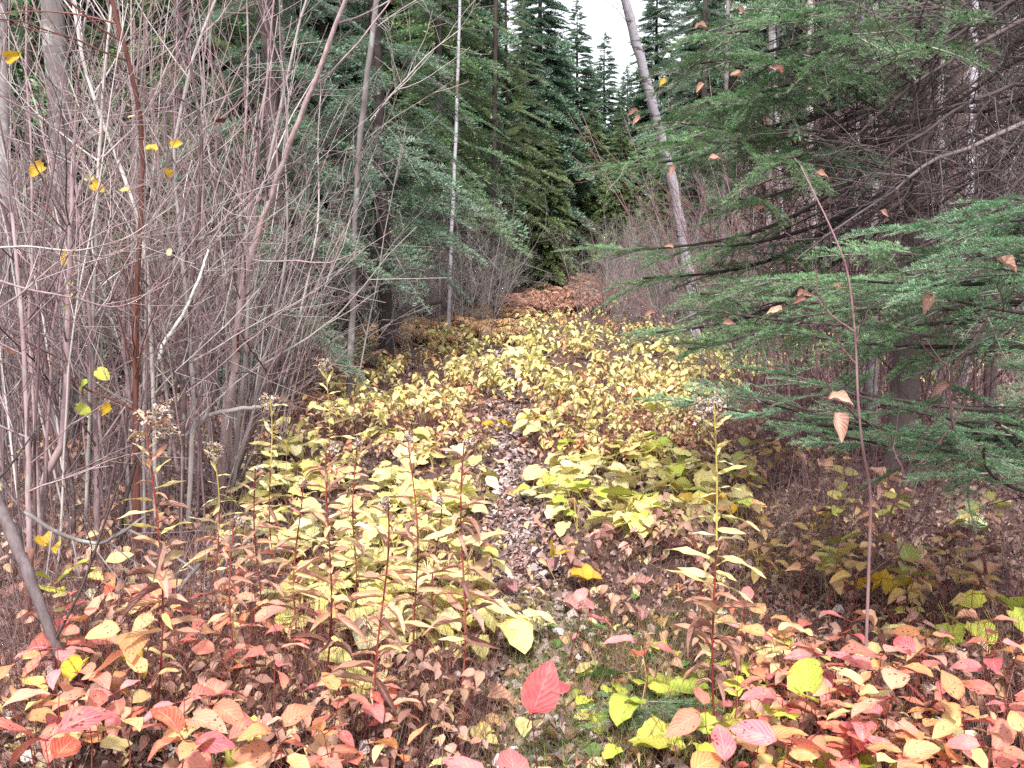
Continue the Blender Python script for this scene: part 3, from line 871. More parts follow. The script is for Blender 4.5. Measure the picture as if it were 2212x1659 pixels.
# fir A: its dark trunk shows between the dead branches at upper right
fa, ba = near_fir("fir_tree", xat(1948, 6.3), 6.3, 7.0, 0.085, "big fir with dark trunk at upper right, live boughs reaching left over the clearing")
def trunk_pt(b, z): return np.array([b[0], b[1], z])
LA = [ # tip px, py, Y, base height, n, size
    (1320, 350, 5.3, 2.35, 10, .62), (1400, 250, 4.7, 2.3, 10, .6), (1330, 530, 5.0, 1.85, 9, .6),
    (1480, 130, 5.2, 2.9, 10, .62), (1530, 240, 5.6, 2.7, 10, .62), (1540, 60, 4.8, 3.1, 10, .62), (1640, 30, 4.6, 3.1, 9, .6),
    (1700, 110, 4.5, 2.9, 9, .6), (1560, 190, 4.6, 2.7, 10, .6), (1500, 290, 4.5, 2.35, 9, .58), (1620, 330, 4.4, 2.3, 8, .55),
    (1380, 590, 5.0, 1.65, 9, .58), (1400, 705, 4.8, 1.45, 9, .58), 
    (1480, 620, 4.4, 1.6, 9, .55), (1490, 740, 4.3, 1.3, 8, .5), (1850, 60, 4.4, 3.0, 8, .55), (1990, 90, 4.3, 2.9, 8, .55),
    (1800, 150, 4.6, 2.8, 8, .5), (2050, 20, 4.6, 3.1, 7, .5), (1640, 210, 4.9, 2.6, 8, .55), (1720, 380, 4.6, 2.2, 6, .45),
    (1700, -40, 5.0, 3.5, 8, .6), (1580, 420, 4.7, 2.05, 7, .5), (1560, 520, 4.5, 1.8, 6, .45),
]
for i, (px, py, Y, hb, n, sz) in enumerate(LA):
    limb(fa, ba, trunk_pt(ba, hb + 0.25), at(px, py, Y), n - 1, 0.52, 0.12, sz * .86, False, 100 + i)

# fir B: trunk just outside the frame on the right
fb, bb = near_fir("fir_tree", 2.15, 3.35, 4.2, 0.05, "young fir at the right edge whose bright green boughs reach in nearest the camera")
LB = [
    (1990, 480, 3.0, 1.75, 7, .42), (2080, 470, 2.7, 1.8, 7, .42), (2130, 560, 2.5, 1.55, 6, .40), (1900, 540, 3.2, 1.6, 7, .42),
    (1850, 600, 3.3, 1.5, 7, .42), (1760, 590, 3.7, 1.5, 7, .42), (1960, 620, 3.0, 1.4, 7, .42), (2060, 640, 2.8, 1.35, 6, .38),
    (2130, 500, 2.35, 1.65, 5, .36), (1700, 640, 4.0, 1.4, 7, .42), (1620, 600, 4.2, 1.5, 7, .42), (1620, 700, 4.1, 1.25, 7, .42), (1900, 700, 3.5, 1.2, 5, .35),
    (2150, 430, 2.7, 1.9, 6, .4), (1540, 660, 4.3, 1.35, 7, .42),
]
for i, (px, py, Y, hb, n, sz) in enumerate(LB):
    limb(fb, bb, trunk_pt(bb, hb), at(px, py, Y), n, 0.3, 0.10, sz, Y < 3.1, 200 + i, r0=0.010)

# fir C: low sapling in the right foreground
fc, bc = near_fir("fir_sapling", xat(2290, 3.5), 3.5, 1.2, 0.02, "low fir sapling with flat fan boughs over the shaded litter at right")
LC = [
    (1690, 800, 3.3, 0.95, 7, .36), (1800, 830, 3.1, 0.9, 6, .34), (1480, 860, 4.0, 0.85, 8, .40), (1600, 850, 3.7, 0.85, 7, .38),
    (1870, 900, 3.0, 0.75, 6, .36), (1780, 930, 3.3, 0.8, 5, .32), (1940, 930, 3.0, 0.85, 5, .30), (2060, 980, 2.9, 0.85, 4, .30),
    (2140, 960, 2.55, 0.65, 5, .32), (2000, 880, 2.9, 0.85, 5, .32), (2190, 900, 2.6, 0.85, 5, .32), (2200, 790, 2.7, 1.0, 5, .32),
    (1700, 870, 3.6, 0.8, 6, .34), (2130, 870, 3.8, 0.85, 5, .32), 
]
for i, (px, py, Y, hb, n, sz) in enumerate(LC):
    limb(fc, bc, trunk_pt(bc, hb), at(px, py, Y), n, 0.15, 0.08, sz, True, 300 + i, r0=0.007, dense=0.3)

# fir D: dead-branched trunk outside the frame: long bare limbs running down to the left
fd, bd = near_fir("dead_spruce", 2.95, 4.9, 6.0, 0.10, "spruce past the right edge with only long bare grey limbs crossing the frame")
def bare(tree, base, pts, r0, r1, seed, mat='twig_grey', kids=8, name="dead_limb", depth=2, klen=(0.25, 0.7), kr=0.0035):
    r = np.random.default_rng(seed)
    P = np.array(pts, float)
    s = np.linspace(0, 1, len(P)); tt = np.linspace(0, 1, 14)
    Q = np.stack([np.interp(tt, s, P[:, k]) for k in range(3)], 1)
    Q[1:-1] += r.normal(0, 0.012, (12, 3))
    g = Geo(); g.tube(Q - base, r0 + (r1 - r0) * tt, 7)
    L = np.linalg.norm(np.diff(Q, axis=0), axis=1).sum()
    for _ in range(int(kids * L)):
        i = int(r.integers(1, 13))
        T = unit(Q[i] - Q[i - 1])
        dd = rot_about(T, unit(np.cross(T, r.normal(0, 1, 3))), R(r.uniform(30, 75)))
        grow(g, Q[i] - base, dd, r.uniform(*klen), kr, depth - 1, r, 0, wig=0.13, trop=-0.01, kids=8, sides=3, seg=0.09, rmin=0.0011)
    return link(name, g.mesh(name, [mat]), tree)
DL = [
    [(2260, 250, 4.6), (2050, 340, 4.4), (1950, 390, 4.4), (1720, 560, 4.6)],
    [(2260, 20, 4.7), (2000, 150, 4.6), (1800, 340, 4.8), (1640, 480, 5.0)],
    [(2260, 120, 4.8), (2100, 260, 4.5), (1900, 470, 4.3)],
    [(2260, 330, 4.7), (2090, 480, 4.4), (2000, 560, 4.4)],
    [(2240, -30, 4.8), (2060, 80, 4.5), (1900, 130, 4.4)],
    [(2260, 180, 4.8), (2120, 200, 4.3), (1960, 300, 4.2), (1870, 400, 4.2)],
    [(2260, 400, 4.8), (2100, 560, 4.8), (1800, 690, 4.9), (1560, 760, 5.1)],
    [(2200, 60, 5.0), (2080, 330, 5.0), (1990, 440, 5.0)],
    [(2250, 500, 4.9), (2080, 640, 5.0), (1900, 760, 5.2)],
    [(2260, 90, 4.9), (1980, 270, 5.2), (1740, 400, 5.6)],
    [(2260, 210, 5.2), (2010, 250, 5.4), (1780, 300, 5.6), (1600, 330, 5.8)],
    [(2260, 290, 5.3), (2050, 420, 5.4), (1830, 520, 5.6), (1700, 620, 5.8)],
]
rq = np.random.default_rng(55)
for _ in range(22):
    a0 = rq.uniform(-150, 420); Y0 = rq.uniform(4.8, 5.8); sl = rq.uniform(0.25, 0.75); w = rq.uniform(250, 640)
    DL.append([(2260, a0, Y0), (2260 - w * .5, a0 + sl * w * .5 + rq.normal(0, 15), Y0 + rq.uniform(-.3, .2)), (2260 - w, a0 + sl * w + rq.normal(0, 20), Y0 + rq.uniform(-.6, .6))])
for i, pts in enumerate(DL):
    bare(fd, bd, [trunk_pt(bd, at(*pts[0])[2] + 0.1)] + [at(*p) for p in pts], 0.015 if i in (0,) else (0.013 if i < 12 else 0.009), 0.003, 400 + i, mat='bark_log' if i in (0, 3, 7) else 'bark_dark', kids=13)

# ------------------------------------------------------------------ single trunks
def poly_trunk(name, pts, w0, w1, mat, label, cat="tree", twigs=0, tw=(0.4, 1.2), seed=0, sides=10, part="trunk", tr=0.006, group=None, tmat=None, tz=0.03, t0=0.2, cap=False, depth=2, kids=5, rest=False):
    """pts: (px, py, Y); w = radius in metres; first point is the foot"""
    r = np.random.default_rng(seed)
    P = np.array([at(*p) for p in pts])
    b = P[0].copy()
    if not rest:
        b[2] = float(gz(b[0], b[1])); P[0] = b - np.array([0, 0, 0.05])
    s = np.concatenate([[0], np.cumsum(np.linalg.norm(np.diff(P, axis=0), axis=1))]); s /= s[-1]
    n = max(10, len(P) * 4)
    tt = np.linspace(0, 1, n)
    # smooth interpolation
    Q = np.stack([np.interp(tt, s, P[:, k]) for k in range(3)], 1)
    for _ in range(2): Q[1:-1] = (Q[:-2] + 2 * Q[1:-1] + Q[2:]) / 4
    Q[1:-1] += r.normal(0, 0.15, (n - 2, 3)) * min(w0, 0.03)
    o = thing(name, tuple(b), label, cat, group)
    g = Geo(); rad = w0 + (w1 - w0) * tt
    rad = rad * (1 + r.normal(0, 0.05, n))
    g.tube(Q - b, rad, sides, cap=cap)
    link(part, g.mesh(part, [mat]), o)
    if twigs:
        g = Geo()
        for _ in range(twigs):
            t = r.uniform(t0, 0.98); i = int(t * (n - 1))
            T = unit(Q[i] - Q[i - 1])
            dd = rot_about(T, unit(np.cross(T, r.normal(0, 1, 3))), R(r.uniform(30, 65)))
            grow(g, Q[i] - b, dd, r.uniform(*tw), min(tr, rad[i] * 0.6), depth, r, 0, wig=0.10, trop=tz, kids=kids, sides=4, seg=0.12, rmin=0.0013)
        link("branches" if part == "trunk" else "side_twigs", g.mesh("branches", [tmat or mat]), o)["kind"] = 'stuff'
    return o

poly_trunk("birch_tree", [(1518, 775, 14), (1500, 690, 13.9), (1478, 540, 13.6), (1462, 430, 13.4), (1430, 300, 13.1), (1400, 190, 12.8), (1368, 70, 12.5), (1335, -60, 12.2), (1310, -200, 12)], 0.078, 0.045, 'birch', "white leaning birch in front of the sky gap, right of centre", twigs=16, tw=(0.5, 1.4), tmat='twig_grey', t0=0.45, seed=3)
poly_trunk("aspen_tree", [(752, 880, 9.5), (762, 640, 9.4), (768, 420, 9.3), (782, 250, 9.2), (800, 100, 9.1), (822, -60, 9.0), (835, -200, 9)], 0.030, 0.022, 'bark_grey', "slender pale grey aspen rising from the thicket edge left of centre", twigs=12, tw=(0.5, 1.2), tmat='twig_grey', tr=0.006, seed=4)
poly_trunk("aspen_tree", [(140, 980, 8.2), (142, 700, 8.2), (140, 400, 8.2), (128, 200, 8.2), (112, 30, 8.2), (100, -120, 8.2)], 0.105, 0.085, 'bark_grey', "thick grey trunk standing behind the bare shrubs at far left", twigs=12, tw=(0.6, 1.4), tmat='twig_grey', seed=5)
poly_trunk("aspen_tree", [(18, 980, 7.4), (12, 500, 7.4), (5, 200, 7.4), (0, -60, 7.4)], 0.05, 0.04, 'bark_grey', "grey trunk cut by the left edge beside the thick grey trunk", twigs=8, tmat='twig_grey', seed=6)
poly_trunk("birch_tree", [(968, 690, 16.5), (972, 600, 16.5), (976, 500, 16.5), (984, 330, 16.5), (990, 150, 16.5), (995, -80, 16.5)], 0.034, 0.022, 'birch', "thin distant birch showing in short white lengths among the centre firs", twigs=8, tmat='twig_grey', seed=7)
for i, (px, Y, w, lab, mt) in enumerate([
    (1935, 9.5, 0.055, "dark trunk beyond the near fir, straight below its boughs", 'bark_dark'),
    (2140, 8.0, 0.05, "dark trunk near the right edge behind the young fir", 'bark_dark'),
    (1885, 7.6, 0.045, "grey trunk rising from the dark wood above the fir sapling", 'bark_grey'),
    (2035, 9.0, 0.035, "slim grey trunk between two dark trunks at right", 'bark_grey'),
    (1660, 15, 0.05, "grey trunk deep in the wood under the big fir", 'bark_grey'),
    (1760, 13, 0.05, "pale trunk deep in the wood right of the birch", 'bark_pale'),
    (1560, 19, 0.05, "narrow grey trunk just right of the leaning birch", 'bark_grey'),
    (2090, 11, 0.05, "pale birchlike trunk in the right background", 'birch'),
    (1850, 14, 0.045, "faint white trunk in the right background behind bare limbs", 'birch'),
    (1690, 18, 0.05, "white trunk seen small between the big fir's boughs", 'birch'),
    (300, 12, 0.06, "dark trunk at upper left behind the shrub thicket", 'bark_dark'),
    (70, 11, 0.05, "dark trunk between the thick grey trunk and the left edge", 'bark_dark'),
    (455, 13, 0.06, "dark trunk deep behind the middle of the thicket", 'bark_dark'),
    (600, 12, 0.035, "narrow grey trunk behind the big leaning shrub stem", 'bark_grey'),
    (1065, 19, 0.05, "dark trunk above the stump beside the path end", 'bark_dark'),
]):
    b = gnd(px, 700)
    poly_trunk("forest_tree", [(px + rng.uniform(-10, 10), 829.5 + 0, Y), (px, 500, Y), (px + rng.uniform(-15, 15), 200, Y), (px + rng.uniform(-30, 30), -150, Y)], w, w * 0.7, mt, lab, twigs=14, tw=(0.5, 1.5), tmat='twig_grey', seed=30 + i, t0=0.1)

# ------------------------------------------------------------------ bare shrubs
def stem_mesh(seed, H, r0, mat, lean, kids=1.75, depth=3):
    r = np.random.default_rng(seed)
    g = Geo()
    grow(g, (0, 0, -0.05), (math.sin(lean), 0, math.cos(lean)), H, r0, depth, r, 0, wig=0.05, trop=0.012, kids=kids, t0=0.2, ang=(18, 60), sides=6, ratio=(0.2, 0.48), seg=0.22, kink=0.03, rmin=0.0012, taper=0.3)
    return g.mesh("stem", [mat])
STEMS = []
for i in range(16):
    mt = ['bark_mauve', 'bark_mauve', 'bark_mauve', 'bark_pale', 'bark_mauve', 'bark_mauve', 'bark_pale', 'bark_mauve'][i % 8]
    STEMS.append(stem_mesh(500 + i, 2.6 + 0.08 * i, [.006, .012, .008, .014, .0055, .010, .007, .009][i % 8], mt, R(3)))
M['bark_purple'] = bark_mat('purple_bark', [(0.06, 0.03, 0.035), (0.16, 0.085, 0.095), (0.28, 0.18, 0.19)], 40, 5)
RODS = [stem_mesh(580 + i, 1.9, 0.0055, 'bark_purple', R(3), kids=6, depth=2) for i in range(6)]
THIN = [stem_mesh(540 + i, 1.9, 0.006, ['bark_mauve', 'bark_mauve', 'twig_grey', 'bark_mauve'][i % 4], R(3), kids=5.5, depth=2) for i in range(8)]
GREYT = [stem_mesh(560 + i, 2.4, 0.008, 'twig_grey', R(3), kids=6.5, depth=2) for i in range(6)]

def shrub(px, py, n, spread, label, group=None, meshes=None, s=(0.8, 1.15), leanx=0.0, name="bare_shrub", foot=0.14, seed=0, z=0.0):
    r = np.random.default_rng(900 + seed)
    p = gnd(px, py)
    x, y = p[0], p[1]
    o = thing(name, (x, y, float(gz(x, y))), label, "shrub", group)
    for i in range(n):
        a = r.uniform(0, 6.28)
        lean = abs(r.normal(0, spread))
        d = np.array([math.cos(a) * math.sin(lean) + leanx, math.sin(a) * math.sin(lean), 1.0])
        q = foot * r.uniform(0.2, 1) * np.array([math.cos(a), math.sin(a), 0])
        m = frame(q, unit(d), up=(math.cos(a), math.sin(a), 0.01), s=1.0)
        # stem meshes grow along +Z
        Mz = np.eye(4); z_ = unit(d); x_ = unit(np.cross([math.sin(a), math.cos(a), 0.1], z_)); y_ = np.cross(z_, x_)
        k = r.uniform(*s)
        Mz[:3, 0] = x_ * k; Mz[:3, 1] = y_ * k; Mz[:3, 2] = z_ * k; Mz[:3, 3] = q
        ms = meshes or STEMS
        link("stem", ms[int(r.integers(len(ms)))], o, Mz)
    return o

SH = [
    (60, 1250, 7, .10, "clump of mauve stems in the left foreground beside the dark leaning log", 0, .0),
    (175, 1180, 9, .10, "many stemmed grey pink shrub left of the rusty brown stem", 1, .0),
    (330, 1170, 8, .12, "shrub of mauve stems round the foot of the rusty brown stem", 2, .02),
    (470, 1080, 10, .14, "dense fan of mauve stems at the thicket's right front", 3, .09),
    (410, 1010, 9, .14, "shrub with crowded rods in the middle of the thicket", 4, .05),
    (250, 1040, 8, .12, "upright rods behind the rusty brown stem", 5, 0),
    (100, 1060, 8, .12, "thin rods in front of the thick grey trunk", 6, 0),
    (20, 1120, 6, .12, "shrub cut by the left edge, its twigs arching into view", 7, .05),
    (520, 970, 7, .15, "loose shrub leaning toward the clearing", 8, .10),
    (585, 900, 4, .12, "low spreading shrub at the thicket's right margin", 9, .04),
    (330, 930, 9, .14, "back row rods behind the thicket's middle", 10, .03),
    (180, 930, 8, .14, "back row rods behind the left part of the thicket", 11, 0),
    (60, 920, 7, .14, "back row rods close to the left edge", 12, 0),
    (460, 900, 8, .16, "back row rods behind the big leaning stem", 13, .06),
    (-80, 1180, 6, .14, "shrub rooted outside the left edge with boughs reaching in", 15, .12),
    (380, 1110, 8, .10, "tight sheaf of rods between the two front clumps", 16, .05),
]
for px, py, n, sp_, lab, sd, lx in SH:
    shrub(px, py, max(4, int(n * .9)), sp_, lab, meshes=STEMS, leanx=lx, seed=sd)
# thin undergrowth rods within the thicket and round the clearing
r = np.random.default_rng(77)
for i in range(26):
    px = r.uniform(-60, 640); py = r.uniform(880, 1180)
    if px > 480: py = min(py, 1000)
    shrub(px, py, 4, .2, "wispy young shrub of thin rods inside the left thicket", "wispy shrubs inside the left thicket", meshes=THIN, s=(0.6, 1.3), seed=100 + i, leanx=0.05, foot=0.25)
for i in range(60):
    Y = r.uniform(9, 22)
    px = r.uniform(0, 1040) if r.uniform() < 0.55 else r.uniform(1500, 2230)
    x = xat(px, Y)
    py = 829.5 - 2212 * math.tan(PITCH - math.atan(1.5 / Y))
    lf = px < 1100
    if lf and px > 830 and Y < 15: continue
    shrub(px, py, 5, .3, "grey twiggy shrub under the spruces " + ("left of the clearing" if lf else "in the dark wood at right"), "grey twiggy shrubs " + ("at left" if lf else "at right"), meshes=GREYT, s=(0.5, 1.15), seed=200 + i, foot=0.3)
for i in range(30):   # dark purple tangle on the shaded floor under the firs
    px, py = r.uniform(1620, 2230), r.uniform(840, 1230)
    shrub(px, py, 5, .5, "low purple brown twig tangle in the shade under the fir boughs", "purple twig tangles in the shade at right", meshes=RODS, s=(0.18, 0.38), seed=700 + i, foot=0.2)
for i in range(46):   # grey twigs and rods either side of the clearing's far end
    if i < 24: Y = r.uniform(15, 24); px = r.uniform(820, 1090) + (Y - 20) * 10
    else: Y = r.uniform(16, 27); px = r.uniform(1270, 1520)
    py = 829.5 - 2212 * math.tan(PITCH - math.atan(1.5 / Y))
    shrub(px, py, 6, .3, "tall grey twig shrub at the far end of the clearing on the " + ("left" if i < 24 else "right"), "grey twig shrubs at the far end " + ("left" if i < 24 else "right"), meshes=GREYT, s=(0.5, 1.0), seed=600 + i, foot=0.4)
for i in range(34):   # mauve rods seen through the firs
    Y = r.uniform(6.5, 15); px = r.uniform(1480, 2230)
    if px < 1480 + (15 - Y) * 25: px += 180
    py = 829.5 - 2212 * math.tan(PITCH - math.atan(1.5 / Y))
    shrub(px, py, 6, .28, "mauve rodded shrub in the wood behind the near firs", "mauve shrubs behind the near firs", meshes=RODS, s=(0.8, 1.7), seed=400 + i, foot=0.35)
for i in range(14):   # purple twigs right of the path end and behind the stump
    if i < 10: px = r.uniform(1320, 1500); py = r.uniform(655, 720)
    else: px = r.uniform(980, 1060); py = r.uniform(655, 690)
    shrub(px, py, 7, .35, "purple brown twig shrub " + ("between the path end and the leaning birch" if i < 10 else "round the dark stump"), "purple twig shrubs " + ("by the birch" if i < 10 else "by the stump"), meshes=RODS, s=(0.5, 1.15) if i < 10 else (0.6, 1.3), seed=300 + i, foot=0.4)

# stems that can be told apart
def hero(pts, w0, w1, mat, label, name="alder_sapling", twigs=10, tw=(0.3, 1.0), seed=0, **k):
    return poly_trunk(name, pts, w0 * .82, w1 * .82, mat, label, cat=k.pop('cat', "shrub"), twigs=twigs, tw=tw, seed=seed, sides=8, part=k.pop('part', "stalk"), tr=0.005, depth=k.pop('depth', 1), kids=k.pop('kids', 6), **k)
hero([(470, 1040, 5.9), (478, 980, 5.8), (500, 850, 5.7), (520, 640, 5.6), (555, 510, 5.5), (600, 380, 5.4), (640, 270, 5.3), (690, 150, 5.2), (745, 0, 5.1), (775, -90, 5.0)], 0.030, 0.012, 'bark_mauve', "longest stem of the thicket, leaning right to the top edge", twigs=26, tw=(0.4, 1.3), seed=1)
hero([(292, 1190, 4.9), (292, 1000, 4.9), (296, 640, 4.8), (306, 420, 4.8), (310, 290, 4.8), (290, 175, 4.7), (262, 80, 4.7), (243, 0, 4.7), (225, -70, 4.7)], 0.017, 0.011, 'bark_rust', "dark rusty brown stem rising through the left thicket", twigs=8, seed=2, tmat='bark_rust')
hero([(335, 1120, 5.2), (330, 800, 5.1), (318, 560, 5.0), (280, 400, 5.0), (225, 280, 5.0), (185, 160, 5.0), (165, 60, 5.0), (150, -60, 5.0)], 0.014, 0.009, 'bark_pale', "pale stem bending left above the yellow leaf cluster", twigs=20, tw=(0.4, 1.3), seed=3, tmat='bark_pale')
hero([(180, 1150, 5.0), (200, 700, 4.9), (215, 300, 4.9), (228, 120, 4.9), (242, 0, 4.9), (250, -60, 4.9)], 0.012, 0.007, 'bark_pale', "straight whitish stem crossing the thick grey trunk at left", twigs=14, seed=4, tmat='bark_pale')
hero([(385, 1130, 5.1), (400, 800, 5.1), (425, 500, 5.1), (440, 330, 5.1), (420, 180, 5.1), (395, 60, 5.1), (360, -60, 5.1)], 0.016, 0.008, 'bark_mauve', "mauve stem swaying left at the top of the thicket", twigs=20, tw=(0.4, 1.1), seed=5)
hero([(400, 1100, 5.4), (420, 850, 5.4), (395, 560, 5.4), (370, 350, 5.4), (400, 180, 5.4), (440, 60, 5.4), (490, -60, 5.4)], 0.017, 0.008, 'bark_pale', "grey white stem with a fork near the top edge", twigs=20, tw=(0.4, 1.1), seed=6, tmat='bark_pale')
hero([(100, 1200, 4.8), (85, 1100, 4.8), (90, 1040, 4.7), (140, 960, 4.7), (145, 800, 4.7), (150, 560, 4.7), (160, 300, 4.7)], 0.028, 0.010, 'bark_mauve', "stout mauve stem with a knee low down at left", twigs=16, seed=7)
hero([(210, 1190, 4.9), (208, 1000, 4.9), (205, 850, 4.9), (190, 640, 4.9), (165, 400, 4.9)], 0.018, 0.008, 'bark_mauve', "lichen dotted stem right of the kneed stem", twigs=14, seed=8)
hero([(60, 1240, 4.4), (62, 1000, 4.4), (50, 700, 4.4), (20, 400, 4.4)], 0.018, 0.008, 'bark_mauve', "thick stem near the left edge above the log", twigs=16, seed=9)
hero([(505, 1060, 6), (495, 900, 5.9), (510, 700, 5.8), (535, 500, 5.8), (575, 200, 5.7), (590, 0, 5.7), (600, -50, 5.7)], 0.013, 0.006, 'bark_mauve', "slim stem just behind the longest leaning stem", twigs=18, seed=10)
hero([(-60, 590, 4.2), (60, 625, 4.1), (170, 645, 4.05), (240, 668, 4.05), (290, 655, 4.1), (370, 595, 4.2)], 0.007, 0.002, 'bark_mauve', "thin arching twig sweeping in from the left edge at mid height", twigs=12, tw=(.15, .5), seed=31, rest=True)
hero([(-60, 700, 3.9), (40, 640, 3.9), (130, 560, 4.0), (220, 500, 4.1), (300, 470, 4.2)], 0.006, 0.002, 'bark_mauve', "thin twig rising from the left edge over the arching one", twigs=12, tw=(.15, .5), seed=32, rest=True)
hero([(-50, 540, 4.3), (60, 530, 4.2), (160, 545, 4.2), (270, 520, 4.3), (380, 440, 4.4)], 0.006, 0.002, 'bark_pale', "pale twig crossing level above the arching one", twigs=12, tw=(.15, .5), seed=33, rest=True, tmat='bark_mauve')
hero([(-50, 180, 4.6), (80, 250, 4.6), (200, 330, 4.6), (300, 400, 4.6)], 0.005, 0.002, 'bark_mauve', "twig slanting down from the left edge past the ragged gold leaf", twigs=14, tw=(.2, .6), seed=34, rest=True)
hero([(800, 260, 8.8), (850, 200, 8.6), (930, 110, 8.5), (1000, 60, 8.4)], 0.010, 0.003, 'bark_pale', "pale bough reaching right from the slender aspen", name="aspen_bough", cat="branch", twigs=12, tw=(.3, .9), seed=36, rest=True)
# pale bark-less bough
hero([(344, 775, 5.0), (350, 745, 5.0), (372, 715, 5.0), (400, 672, 5.0), (412, 640, 5.0), (432, 597, 5.0), (450, 540, 5.1)], 0.012, 0.006, 'bark_white', "short bleached white branch caught leaning inside the thicket", name="bleached_branch", twigs=0, cat="branch", cap=True, seed=12, rest=True)
# broken and cut stubs
hero([(298, 1180, 4.75), (296, 1000, 4.7), (292, 862, 4.7), (290, 642, 4.7)], 0.014, 0.012, 'bark_rust', "brown stub with a broken top beside the rusty stem", name="broken_stub", twigs=0, cat="stub", cap=True, seed=13)
hero([(50, 1330, 3.8), (62, 1250, 3.8), (70, 1186, 3.8)], 0.015, 0.013, 'bark_rust', "short dark stub with a pale cut end at lower left", name="broken_stub", twigs=0, cat="stub", cap=True, seed=14)
hero([(515, 760, 5.6), (513, 705, 5.5), (545, 760, 5.6), (575, 800, 5.7)], 0.008, 0.006, 'bark_rust', "small broken elbow twig on the longest leaning stem", name="broken_twig", twigs=0, cat="twig", cap=True, seed=15, rest=True)
hero([(255, 1210, 4.7), (262, 1120, 4.6), (285, 1030, 4.6), (302, 955, 4.6)], 0.012, 0.009, 'bark_dark', "dark stick slanting up between the shrub clumps", name="leaning_stick", twigs=0, cat="stick", cap=True, seed=16)
# low logs and boughs
hero([(172, 1520, 3.2), (140, 1440, 3.1), (110, 1370, 3.1), (62, 1240, 3.1), (20, 1140, 3.15), (-30, 1030, 3.2)], 0.016, 0.026, 'bark_log', "heavy dark log slanting in from the left edge to the ground", name="leaning_log", twigs=4, cat="log", seed=17, tmat='bark_dark')
hero([(55, 1105, 4.0), (100, 1140, 3.95), (160, 1165, 3.9), (215, 1178, 3.9), (262, 1150, 3.9), (310, 1118, 4.0)], 0.012, 0.007, 'bark_grey', "sagging grey bough hanging low over the leaves at left", name="low_bough", twigs=5, tw=(.15, .4), cat="branch", seed=18, rest=True)
hero([(366, 1330, 3.8), (378, 1275, 3.8), (415, 1240, 3.9), (450, 1195, 4.1)], 0.014, 0.010, 'bark_grey', "dark bent branch sticking up from the litter at left", name="bent_branch", twigs=3, tw=(.1, .3), cat="branch", seed=19, cap=True)
hero([(395, 950, 5.5), (450, 895, 5.5), (500, 885, 5.5), (565, 880, 5.6)], 0.018, 0.014, 'bark_pale', "pale broken pole lying level across the thicket foot", name="fallen_pole", twigs=2, tw=(.2, .4), cat="log", seed=20, rest=True, cap=True)
hero([(820, 700, 13.5), (870, 665, 13.8), (930, 655, 14.2), (950, 650, 14.4)], 0.07, 0.05, 'bark_dark', "dark fallen log at the back left corner of the clearing", name="fallen_log", twigs=3, cat="log", seed=21)
hero([(230, 1130, 4.9), (260, 1135, 4.6), (350, 1180, 4.3), (430, 1240, 4.1)], 0.010, 0.006, 'bark_grey', "thin grey stick lying across the litter at left", name="fallen_stick", twigs=3, tw=(.1, .3), cat="stick", seed=22)
for i, (a, b, sd) in enumerate([((40, 1340, .02), (190, 1338, .06), 1), ((250, 1330, .02), (420, 1300, .05), 2), ((430, 1340, .03), (520, 1350, .05), 3)]):
    p = gnd(a[0], a[1]); q = gnd(b[0], b[1])
    o = thing("fallen_stick", (p[0], p[1], float(gz(p[0], p[1])) + a[2]), ["grey stick lying level behind the dark leaning log", "bleached stick on the litter under the bent branch", "short grey stick lying right of the bent branch"][i], "stick")
    g = Geo(); grow(g, (0, 0, 0), (q - p), np.linalg.norm(q - p), 0.010, 1, np.random.default_rng(sd), wig=0.03, trop=0, kids=5, sides=6, seg=.08)
    link("stick", g.mesh("stick", ['bark_grey']), o)
# stump at the far end
p = gnd(1082, 655)
g = Geo(); t = np.linspace(0, 1, 8)
g.tube(np.stack([0.02 * np.sin(t * 6), 0 * t, t * 0.95], 1), 0.17 - 0.05 * t + 0.06 * (1 - t) ** 3, 12, cap=True)
o = thing("tree_stump", (p[0], p[1], float(gz(p[0], p[1])) - 0.05), "dark rotten stump left of where the path fades out", "stump"); link("bole", g.mesh("bole", ['bark_dark']), o)
g = Geo()
rr = np.random.default_rng(5)
for k in range(5):
    a = k * 1.3
    grow(g, (math.cos(a) * .12, math.sin(a) * .12, .1), (math.cos(a), math.sin(a), -.25), .4, .04, 0, rr, wig=.1, trop=0, sides=6)
link("roots", g.mesh("roots", ['bark_dark']), o)

